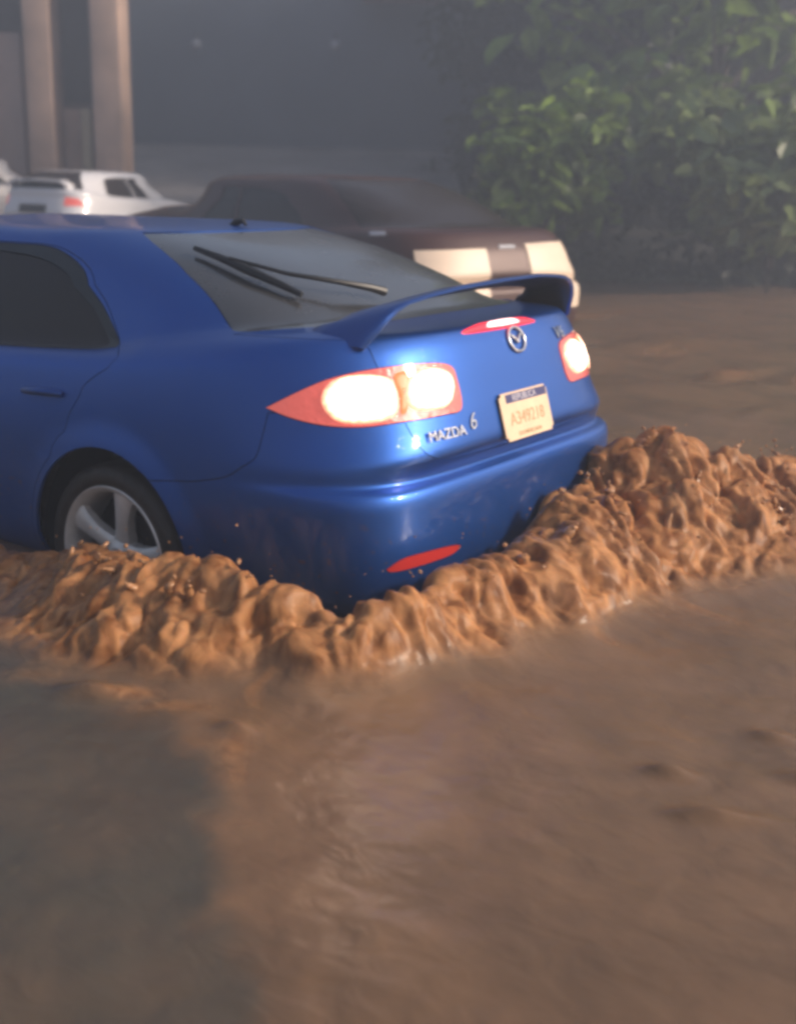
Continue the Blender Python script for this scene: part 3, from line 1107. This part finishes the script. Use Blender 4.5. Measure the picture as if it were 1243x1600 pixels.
    kr = nt.nodes.new('ShaderNodeMapRange'); kr.inputs[3].default_value, kr.inputs[4].default_value = .25, .43
    L(f1.outputs['Fac'], kr.inputs[0])
    L(kr.outputs[0], b.inputs['Roughness'])
    b.inputs['IOR'].default_value = 1.33
    b.inputs['Subsurface Weight'].default_value = .30
    b.inputs['Subsurface Radius'].default_value = (1.0, .45, .2)
    b.inputs['Subsurface Scale'].default_value = .02
    b1 = nt.nodes.new('ShaderNodeTexNoise'); b1.inputs['Scale'].default_value = 9; b1.inputs['Detail'].default_value = 7
    b1.inputs['Distortion'].default_value = .6
    L(mp.outputs[0], b1.inputs['Vector'])
    bp = nt.nodes.new('ShaderNodeBump'); bp.inputs['Strength'].default_value = .2; bp.inputs['Distance'].default_value = .03
    L(b1.outputs['Fac'], bp.inputs['Height'])
    L(bp.outputs[0], b.inputs['Normal'])
    me.materials.append(m)
    o = bpy.data.objects.new('flood_water', me)
    COL.objects.link(o)
    tag(o, kind='structure')
    return P.reshape(-1, 3), amp.ravel(), r.ravel(), m


WATER_A, WATER_B = (.145, .088, .052), (.215, .125, .070)
WATER_REFLECTION = (.078, .068, .053)  # tone of the car's dark reflection, painted into the water
FROTH_A, FROTH_B = (.20, .076, .024), (.50, .240, .098)
WP, WAMP, WR, WATER_MAT = build_water()


def build_splash():
    rng = random.Random(5)
    sel = np.where((WR > .14) & (WAMP > .4))[0]
    bm = bmesh.new()
    for k in range(420):
        p = Vector(WP[rng.choice(sel)])
        p += Vector((rng.gauss(0, .04), rng.gauss(0, .04), abs(rng.gauss(.02, .055))))
        s = .0018 + .0065 * rng.random() ** 3
        mtx = Matrix.Translation(p) @ Matrix.Rotation(rng.uniform(0, 3), 4, 'X') @ Matrix.Rotation(rng.uniform(0, 3), 4, 'Y') @ Matrix.Diagonal((s, s * rng.uniform(.7, 1), s * rng.uniform(1, 2.2), 1))
        bmesh.ops.create_icosphere(bm, subdivisions=2, radius=1, matrix=mtx)
    # tongues and torn sheets leaping from the crest
    top = np.where((WR > .17) & (WAMP > .6))[0]
    for k in range(46):
        p = Vector(WP[rng.choice(top)])
        h = rng.uniform(.02, .07)
        out = Vector((rng.gauss(-.3, .5), rng.gauss(.2, .5), 1)).normalized()
        pts, rads = [p - out * .03], [.016 * rng.uniform(.7, 1.4)]
        for j in range(1, 5):
            t = j / 4
            pts.append(p + out * h * t + Vector((rng.gauss(0, .006), rng.gauss(0, .006), -.25 * h * t * t)))
            rads.append(rads[0] * (1 - .75 * t) * rng.uniform(.7, 1.2))
        bm_tube(bm, pts, rads, 7)
        q = pts[-1] + out * rng.uniform(.004, .02)
        bmesh.ops.create_icosphere(bm, subdivisions=2, radius=rads[-1] * 1.2, matrix=Matrix.Translation(q))
    o = link_bm('splash_droplets', bm, mat('muddy_droplets', (.40, .20, .09), .22, var=.35, scale=20), None, 80)
    tag(o, 'flying drops of muddy water above the churned wake', 'splash', kind='stuff')


build_splash()

# ---------------------------------------------------------------- the place behind
def wall_box(name, a0, a1, d0, d1, z0, z1, m, parent=None, bev=.02):
    """a block given in metres right / away / up, turned square to the view direction's street line"""
    bm = bmesh.new()
    bm_box(bm, (a0, d0, z0), (a1, d1, z1), bev)
    T = Matrix(((RH.x, FH.x, 0, C0.x), (RH.y, FH.y, 0, C0.y), (0, 0, 1, 0), (0, 0, 0, 1)))
    bm.transform(T)
    return link_bm(name, bm, m, parent)


def slope_z(d):
    return .06 + 1.75 * max(0.0, (d - 13.5) / 12.5) ** 1.4


def build_slope():
    """the street climbs out of the water behind the cars"""
    verts, faces = [], []
    A = np.linspace(-26, 30, 57)
    D = np.concatenate([np.linspace(12.5, 30, 36), np.linspace(33, 52, 6)])
    for d in D:
        for a in A:
            z = slope_z(min(d, 30)) if d > 13.6 else -.15 + .21 * (d - 12.5) / 1.1
            z += .03 * math.sin(a * 1.3 + d) * math.sin(d * .7)
            if a > .3 and d < 16.6:      # the street stays under water in front of the retaining wall
                z = z + (-.4 - z) * min(1, (a - .3) / .7)
            verts.append(at(a, d, z))
    n = len(A)
    for j in range(len(D) - 1):
        for i in range(n - 1):
            faces.append((j * n + i, j * n + i + 1, (j + 1) * n + i + 1, (j + 1) * n + i))
    def pick(f):
        k = f[0]
        return A[k % n] > .2 and D[k // n] > 16.0
    o = link_mesh('road', verts, [f for f in faces if not pick(f)], mat('wet_pale_concrete', (.34, .31, .29), .35, var=.3, scale=1.2, bumpy=.2, bscale=4))
    tag(o, kind='structure')
    o = link_mesh('earth_bank', verts, [f for f in faces if pick(f)], mat('dark_wet_earth', (.035, .032, .024), .8, var=.4, scale=2, bumpy=.5, bscale=5))
    tag(o, kind='structure')


build_slope()


def build_hill():
    verts, faces = [], []
    A = np.linspace(-24, 30, 50)
    for d, h in ((38, 0), (39, 2.5), (41, 5), (43, 6.6), (46, 7.4), (50, 7.6)):
        for a in A:
            k = 1 + .25 * math.sin(a * .11) + .12 * math.sin(a * .37 + d)
            verts.append(at(a, d + 1.5 * math.sin(a * .21), max(0, h * k)))
    n = len(A)
    for j in range(5):
        for i in range(n - 1):
            faces.append((j * n + i, j * n + i + 1, (j + 1) * n + i + 1, (j + 1) * n + i))
    o = link_mesh('hill', verts, faces, mat('dark_wooded_hill', (.030, .036, .026), .9, var=.5, scale=.3))
    tag(o, kind='structure')


build_hill()

M['plaster'] = mat('stained_plaster', (.45, .31, .24), .8, var=.25, scale=1.4, bumpy=.2, bscale=8)
M['plaster_dark'] = mat('dark_plaster', (.17, .12, .105), .85, var=.3, scale=1.2)
M['shutter'] = mat('pale_shutter', (.42, .31, .27), .6, var=.12, scale=2)
M['recess'] = mat('dark_recess', (.03, .03, .035), .8)
M['cream_post'] = mat('cream_post', (.50, .41, .27), .6, var=.1)
M['grey_wall'] = mat('dark_grey_render', (.120, .150, .195), .75, var=.18, scale=.5, bumpy=.15, bscale=3)
M['pink'] = mat('pinkish_concrete', (.36, .24, .22), .75, var=.15, scale=2)
M['lamp_glass'] = mat('white_lamp_glass', (.5, .5, .54), .4)


def build_pillared_house():
    h = empty('pillared_house', at(-6.2, 22, 0))
    tag(h, 'brownish building front with plaster pillars and a pale shutter, behind the small white car', 'building')
    inv = Matrix.Translation(-h.location)

    def part(name, *a, par=h, **k):
        o = wall_box(name, *a, **k)
        o.data.transform(inv)
        o.parent = par
        return o
    w = part('wall', -14, -5.02, 22.6, 23.0, .3, 9.0, M['plaster_dark'])
    for a0, a1, d0 in ((-6.52, -6.06, 21.9), (-5.36, -4.86, 21.8), (-7.85, -7.3, 22.0)):
        part('pillar', a0, a1, d0, 22.59, .4, 7.5, M['plaster'], bev=.03)
    part('beam', -14, -4.9, 21.85, 22.55, 4.62, 5.3, M['plaster'])
    s = part('shutter', -7.28, -6.72, 22.4, 22.59, 1.0, 3.72, M['shutter'])
    part('shutter', -9.6, -8.1, 22.4, 22.59, 1.0, 3.72, M['shutter'])
    part('window', -6.0, -5.45, 22.5, 22.59, 2.6, 4.4, M['recess'])
    part('window', -7.28, -6.6, 22.5, 22.59, 3.78, 4.6, M['recess'])
    part('door', -6.04, -5.75, 22.48, 22.59, .9, 2.5, M['plaster'])
    part('downpipe', -5.70, -5.52, 22.3, 22.45, 1.0, 2.5, M['cream_post'])


build_pillared_house()


def build_grey_building():
    h = empty('grey_building', at(-2, 27, 0))
    tag(h, 'tall dark grey building between the plaster pillars and the trees', 'building')
    inv = Matrix.Translation(-h.location)

    def part(name, *a, par=h, **k):
        o = wall_box(name, *a, **k)
        o.data.transform(inv)
        o.parent = par
        return o
    part('wall', -7.2, 4.5, 27, 33, .5, 9.5, M['grey_wall'])
    part('ledge', -.95, .9, 26.0, 26.99, 4.88, 5.5, M['pink'])
    for a, z in ((-4.38, 4.0), (-1.50, 4.05)):
        bm = bmesh.new()
        bmesh.ops.create_uvsphere(bm, u_segments=16, v_segments=10, radius=.10, matrix=Matrix.Translation(at(a, 26.8, z) - h.location))
        l = link_bm('wall_lamp', bm, M['lamp_glass'], h)
        b2 = bmesh.new()
        bm_tube(b2, [at(a, 26.8, z + .1) - h.location, at(a, 26.85, z + .2) - h.location, at(a, 26.99, z + .2) - h.location], .025, 8)
        link_bm('bracket', b2, M['black'], l)
    # low pale kerb wall at its foot
    part('plinth', -7.0, 4.4, 26.4, 26.99, .5, 1.80, M['plaster_dark'])


build_grey_building()


# ---------------------------------------------------------------- trees
def leaf_mat(name, col, var=.4):
    m, nt, b = nodemat(name)
    tc = nt.nodes.new('ShaderNodeTexCoord')
    n = nt.nodes.new('ShaderNodeTexNoise')
    n.inputs['Scale'].default_value = 2.2
    n.inputs['Detail'].default_value = 4
    nt.links.new(tc.outputs['Object'], n.inputs['Vector'])
    mx = nt.nodes.new('ShaderNodeMix')
    mx.data_type = 'RGBA'
    mx.inputs[6].default_value = (*[c * (1 - var) for c in col], 1)
    mx.inputs[7].default_value = (col[0] * (1 + var * 1.3), col[1] * (1 + var), col[2] * (1 + var * .6), 1)
    k = nt.nodes.new('ShaderNodeMapRange')
    k.inputs[1].default_value, k.inputs[2].default_value = .35, .65
    nt.links.new(n.outputs['Fac'], k.inputs[0])
    nt.links.new(k.outputs[0], mx.inputs[0])
    nt.links.new(mx.outputs[2], b.inputs['Base Color'])
    b.inputs['Roughness'].default_value = .35
    # thin leaves let some light through
    tr = nt.nodes.new('ShaderNodeBsdfTranslucent')
    nt.links.new(mx.outputs[2], tr.inputs[0])
    ms = nt.nodes.new('ShaderNodeMixShader')
    ms.inputs[0].default_value = .3
    out = nt.nodes['Material Output']
    nt.links.new(b.outputs[0], ms.inputs[1])
    nt.links.new(tr.outputs[0], ms.inputs[2])
    nt.links.new(ms.outputs[0], out.inputs[0])
    return m


M['bark'] = mat('wet_bark', (.075, .050, .038), .7, var=.4, scale=6, bumpy=.6, bscale=12)


def leaves(name, clumps, per, size, m, parent, rng, droop=.35):
    """many folded leaves gathered in clumps; clumps = (centre, radius)"""
    verts, faces = [], []
    for c, r in clumps:
        for _ in range(int(per * (r ** 1.6))):
            d = Vector((rng.gauss(0, 1), rng.gauss(0, 1), rng.gauss(0, .8)))
            d = d.normalized() * r * (rng.random() ** .45)
            p = c + d
            x = Vector((rng.gauss(0, 1), rng.gauss(0, 1), rng.gauss(-droop, .5))).normalized()
            n = Vector((rng.gauss(0, .6), rng.gauss(0, .6), 1)).normalized()
            y = n.cross(x)
            if y.length < .05:
                continue
            y.normalize()
            n = x.cross(y)
            L = size * rng.uniform(.6, 1.3)
            w = L * rng.uniform(.24, .34)
            i = len(verts)
            verts += [p, p + x * L * .35 + y * w + n * w * .3, p + x * L * .75 + y * w * .75 + n * w * .15, p + x * L - n * L * .12,
                      p + x * L * .75 - y * w * .75 + n * w * .15, p + x * L * .35 - y * w + n * w * .3]
            faces += [(i, i + 1, i + 2, i + 3), (i, i + 3, i + 4, i + 5)]
    return link_mesh(name, verts, faces, m, parent, False)


def build_tree(name, label, base, height, spread, nl, m, seed, group=None, leaf=.16, cat='tree', lean=(0, 0), low=.35, per=150, csize=.55):
    rng = random.Random(seed)
    t = empty(name, base)
    tag(t, label, cat, group)
    bm = bmesh.new()
    top = Vector((lean[0], lean[1], height * .8))
    bm_tube(bm, [Vector((0, 0, -.3)), Vector((.05, .03, height * .2)), Vector((lean[0] * .5, lean[1] * .5, height * .45)), top], [.2 * height / 6, .15 * height / 6, .11 * height / 6, .03], 10)
    clumps = []
    for k in range(nl):
        a = 2 * math.pi * (k * .618 + rng.random() * .15)
        h = height * (low + (1 - low) * (k + .5) / nl)
        rad = spread * math.sqrt(max(.08, 1 - ((h / height - low - .25) / (1 - low)) ** 2 * 1.15)) * rng.uniform(.6, 1.05)
        e = Vector((math.cos(a) * rad, math.sin(a) * rad, h))
        s = Vector((lean[0] * .4, lean[1] * .4, max(height * .15, h - rad * .55)))
        mid = (s + e) / 2 + Vector((rng.gauss(0, .1), rng.gauss(0, .1), .12 * height * rng.random()))
        bm_tube(bm, [s, mid, e], [.045 * height / 6, .03 * height / 6, .008], 6)
        for q in range(3):
            f = .45 + .6 * q / 2
            c = s.lerp(e, f) + Vector((rng.gauss(0, csize * .5), rng.gauss(0, csize * .5), rng.gauss(0, csize * .4)))
            clumps.append((c, csize * rng.uniform(.6, 1.15)))
    link_bm('trunk', bm, M['bark'], t)
    leaves('crown', clumps, per, leaf, m, t, rng)
    return t


LEAF = leaf_mat('broad_green_leaves', (.15, .24, .05), .6)
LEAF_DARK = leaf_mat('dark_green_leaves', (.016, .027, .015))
LEAF_HEDGE = leaf_mat('hedge_leaves', (.070, .084, .056), .35)
LEAF_PALE = leaf_mat('pale_green_leaves', (.19, .26, .10))
build_tree('broadleaf_tree', 'large broad leaved green tree overhanging the right side of the water', at(4.6, 19.0, 1.0), 6.2, 3.2, 34, LEAF, 3, leaf=.55, per=30, csize=.62, low=.14)
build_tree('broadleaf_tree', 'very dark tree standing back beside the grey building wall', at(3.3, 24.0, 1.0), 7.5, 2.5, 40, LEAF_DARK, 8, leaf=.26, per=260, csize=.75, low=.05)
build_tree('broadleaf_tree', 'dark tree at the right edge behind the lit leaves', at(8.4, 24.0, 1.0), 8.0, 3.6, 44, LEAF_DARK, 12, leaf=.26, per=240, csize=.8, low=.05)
build_tree('shrub', 'pale green broad shrub standing in front of the hedge at the far right', at(4.6, 15.5, .0), 2.45, 1.55, 30, LEAF_PALE, 15, leaf=.32, cat='shrub', per=150, csize=.34, low=.52)
build_tree('shrub', 'yellow green shrub before the left end of the hedge, near the cream panels', at(1.75, 15.6, .0), 2.35, .80, 18, LEAF, 19, leaf=.30, cat='shrub', per=150, csize=.30, low=.52)


def build_hedge():
    rng = random.Random(31)
    h = empty('hedge', at(8, 16.9, .3))
    tag(h, 'long low dark hedge along the edge of the flood water on the right', 'hedge')
    cl = []
    for k in range(250):
        a = .8 + 12 * rng.random()
        z = .05 + 1.35 * rng.random()
        cl.append((at(a, 16.2 + .5 * rng.random() + .35 * z, z) - h.location, rng.uniform(.22, .36)))
    leaves('foliage', cl, 230, .18, LEAF_HEDGE, h, rng)


build_hedge()


# ---------------------------------------------------------------- the other cars
def build_street_car(name, label, paint, loc, rz, scale, extras=None, group=None, spoiler=False, rings=None, base=2.35):
    car = empty(name, loc, rz)
    car.scale = scale
    tag(car, label, 'car', group)
    sh = Shell(BLUE_RINGS if rings is None else rings, (.085, 2.73) if rings is None else (.05, 2.35), wedge=.06)
    hole_r = arch(sh, sh.wheels[0], sh.wz, .352, .5)
    hole_f = arch(sh, sh.wheels[1], sh.wz, .352, .22)
    sg = smooth_poly(SIDE_GLASS_EDGE[:4] + [SIDE_GLASS_EDGE[3]] + SIDE_GLASS_EDGE[4:], 3, False) + [(.37, 18.75)]
    fg = [(.36, 14.7), (.30, 14.5), (.262, 14.35), (.262, 15.6), (.258, 17.2), (.262, 18.7), (.30, 18.75), (.36, 18.75)]
    gl = [(1.0, 19.75), (.7516, 19.748), (.7278, 17.637), (.7145, 16.662), (.6985, 15.5), (.7594, 15.3), (1.0, 15.6)]
    rg = gl + mir(gl)
    wind = [(0.0, 19.3), (.09, 19.3), (.15, 18.9), (.155, 17.2), (.16, 16.1), (.08, 16.0), (0, 16.0)]
    lamp = [(.70, 9.6), (.74, 10.8), (.80, 11.0), (.80, 9.5)]
    R = [('h1', hole_r), ('h2', mir(hole_r)), ('h3', hole_f), ('h4', mir(hole_f)), ('sg1', sg), ('sg2', mir(sg)), ('fg1', fg), ('fg2', mir(fg)),
         ('rg', rg), ('ws1', wind), ('ws2', mir(wind))]
    for nm, poly, mm in (extras or []):
        R.append((nm, poly))
    if not extras or not any(e[0].startswith('tail_lamp') for e in extras):
        R += [('tl1', lamp), ('tl2', mir(lamp))]
    uv, T = cut_shell(sh, R, np.linspace(0, 2, 150), np.linspace(0, sh.NV, 70))
    PN = lambda nm, key, m, par=car, **k: panel(nm, sh, uv, T[key], m, par, **k)
    PN('body', 'body', paint)
    for k in '12':
        PN('side_window', 'sg' + k, M['tint'], off=-.006)
        PN('side_window', 'fg' + k, M['tint'], off=-.006)
        PN('windscreen', 'ws' + k, M['tint'], off=-.004)
        if 'tl' + k in T:
            PN('tail_lamp', 'tl' + k, M['red_lens'], off=.003)
    PN('rear_window', 'rg', M['tint'], off=-.004)
    for nm, poly, mm in (extras or []):
        PN(nm.split('.')[0], nm, mm, off=.006)
    inner_shell('body_liner', sh, M['dark'], car, -.05)
    if spoiler:
        bm = bmesh.new()
        rows = []
        for y, z, x0, x1 in ((.62, 1.05, -.62, -.80), (.60, 1.14, -.66, -.86), (.52, 1.19, -.68, -.90), (0, 1.21, -.70, -.93), (-.52, 1.19, -.68, -.90), (-.60, 1.14, -.66, -.86), (-.62, 1.05, -.62, -.80)):
            ins = .03 if abs(y) > .55 else 0
            rows.append([bm.verts.new(v) for v in ((x0, y, z - .0), (x0 - .05, y, z + .022), (x1, y, z + .012), (x1, y - math.copysign(ins, y), z - .02), (x0 - .05, y - math.copysign(ins, y), z - .02))])
        for a, b in zip(rows, rows[1:]):
            for j in range(5):
                bm.faces.new((a[j], a[(j + 1) % 5], b[(j + 1) % 5], b[j]))
        link_bm('spoiler', bm, paint, car, 30)
    for s in (1, -1):
        for cx in sh.wheels:
            make_wheel(car, (cx, s * .775, .29), s, M, .4)
    return car


# upright tail for the small cars: the cabin reaches back over the tail
HATCH = BLUE_RINGS.copy()
HATCH[12:, 3] = [-.93, -.91, -.89, -.87, -.85, -.78, -.68, -.54, -.42, -.28, .05, .45, .75]
HATCH[:, 6] -= .55
HATCH[12:, 6] = np.minimum(HATCH[12:, 6], [2.7, 2.55, 2.4, 2.2, 2.0, 1.84, 1.68, 1.56, 1.48, 1.42, 1.38, 1.32, 1.28])
# long sloping tail for the dark car
FAST = BLUE_RINGS.copy()
FAST[11:17, 7] += .16
FAST[10:19, 1] -= [.0, .03, .055, .065, .065, .065, .06, .04, .02]
MAROON = wet_paint('dark_maroon_paint', (.058, .019, .013), metal=.2, rough=.45, drops=0, coat=.25)
WHITE = wet_paint('white_paint', (.74, .73, .76), metal=0, rough=.4, drops=0, dirt=(.4, .3, .24))
GREY = wet_paint('pale_grey_paint', (.42, .40, .41), metal=.1, rough=.4, drops=0)
CREAM = mat('cream_panel', (.86, .68, .52), .45, var=.05, scale=4)
ex = [('rear_panel', [(.765, 3.2), (.765, 10.1), (.90, 10.25), (.935, 10.25), (.94, 3.2)], CREAM),
      ('rear_panel.b', [(1.075, 3.2), (1.07, 10.7), (1.15, 10.8), (1.30, 10.8), (1.30, 3.2)], CREAM),
      ('tail_lamp', [(.690, 12.0), (.690, 12.9), (.722, 12.9), (.722, 12.0)], M['lamp_glass']),
      ('small_lamp', [(.98, 10.2), (.98, 10.6), (1.035, 10.6), (1.035, 10.2)], M['lamp_glass'])]
rz = math.radians(-17)
corner = at(.10, 9.0, 0)
org = corner - Matrix.Rotation(rz, 3, 'Z') @ Vector((-.93 * 1.3, .74 * 1.1, 0))
build_street_car('dark_car', 'dark maroon car with two pale cream panels on its rear, just beyond the blue car', MAROON, org, rz, (1.32, 1.1, 1.12), ex, rings=FAST, base=2.73)
rz = math.radians(-84)
corner = at(-4.45, 16.6, .26)
org = corner - Matrix.Rotation(rz, 3, 'Z') @ Vector((-.78, -.64, 0))
build_street_car('white_car', 'small white car with a rear wing parked in front of the plaster pillars', WHITE, org, rz, (.82, .86, .90),
                 [('license_plate', [(.90, 8.0), (.90, 9.6), (1.1, 9.6), (1.1, 8.0)], M['recess'])], spoiler=True, rings=HATCH)
rz = math.radians(-103)
corner = at(-7.75, 18.8, .30)
org = corner - Matrix.Rotation(rz, 3, 'Z') @ Vector((-.93, -.74, 0))
build_street_car('grey_car', 'pale grey car cut off by the left edge of the view', GREY, org, rz, (.95, .95, 1.0), rings=HATCH)

# ---------------------------------------------------------------- rain mist
HAZE_DENS = .0225
bm = bmesh.new()
bm_box(bm, (-62, -62, -1.5), (62, 62, 10.6))
hm = bpy.data.materials.new('rain_mist')
hm.use_nodes = True
hn = hm.node_tree
hn.nodes.remove(hn.nodes['Principled BSDF'])
pv = hn.nodes.new('ShaderNodeVolumePrincipled')
pv.inputs['Color'].default_value = (.74, .83, 1.0, 1)
pv.inputs['Density'].default_value = HAZE_DENS
pv.inputs['Anisotropy'].default_value = 0.35
hn.links.new(pv.outputs[0], hn.nodes['Material Output'].inputs['Volume'])
hz = link_bm('haze', bm, hm)
tag(hz, 'thin rain mist filling the air', 'haze', kind='stuff')

# ---------------------------------------------------------------- camera, light, render
def look(q):
    yaw, pitch, roll = q[3:6]
    f = Vector((math.cos(yaw) * math.cos(pitch), math.sin(yaw) * math.cos(pitch), -math.sin(pitch)))
    r = f.cross(Vector((0, 0, 1))).normalized()
    u = r.cross(f)
    c, s = math.cos(roll), math.sin(roll)
    rr, uu = c * r + s * u, -s * r + c * u
    m = Matrix(((rr.x, uu.x, -f.x, q[0]), (rr.y, uu.y, -f.y, q[1]), (rr.z, uu.z, -f.z, q[2]), (0, 0, 0, 1)))
    return m


cam = bpy.data.cameras.new('camera')
cam.sensor_fit = 'HORIZONTAL'
cam.sensor_width = 36
cam.lens = 1900.0 / 1243 * 36
cam.clip_start = .05
cam.clip_end = 3000
cam.dof.use_dof = True
cam.dof.focus_distance = 3.9
cam.dof.aperture_fstop = 2.4
co = bpy.data.objects.new('camera', cam)
COL.objects.link(co)
co.matrix_world = look(CAMQ)
SC.camera = co

SUN_EL, SUN_AZ = math.radians(27), math.radians(205)   # direction towards the light, azimuth from +x
d = Vector((math.cos(SUN_AZ) * math.cos(SUN_EL), math.sin(SUN_AZ) * math.cos(SUN_EL), math.sin(SUN_EL)))
sun = bpy.data.lights.new('sun', 'SUN')
sun.energy = 3.8
sun.angle = math.radians(6)
sun.color = (1.0, .84, .70)
so = bpy.data.objects.new('sun', sun)
COL.objects.link(so)
so.rotation_euler = d.to_track_quat('Z', 'Y').to_euler()

w = bpy.data.worlds.new('World')
SC.world = w
w.use_nodes = True
nt = w.node_tree
bg = nt.nodes['Background']
sky = nt.nodes.new('ShaderNodeTexSky')
sky.sky_type = 'NISHITA'
sky.sun_disc = False
sky.sun_elevation = SUN_EL
sky.sun_rotation = math.pi / 2 - SUN_AZ
sky.dust_density = 4
sky.air_density = 1.0
sky.ozone_density = 1.0
nt.links.new(sky.outputs[0], bg.inputs[0])
bg.inputs[1].default_value = .11

SC.view_settings.view_transform = 'Standard'
SC.view_settings.look = 'None'
SC.view_settings.exposure = .5
SC.view_settings.gamma = 1
SC.render.engine = 'CYCLES'
SC.cycles.use_denoising = True
SC.cycles.max_bounces = 6
SC.cycles.volume_bounces = 0
SC.cycles.caustics_reflective = False
SC.cycles.caustics_refractive = False
SC.cycles.filter_width = 3.4
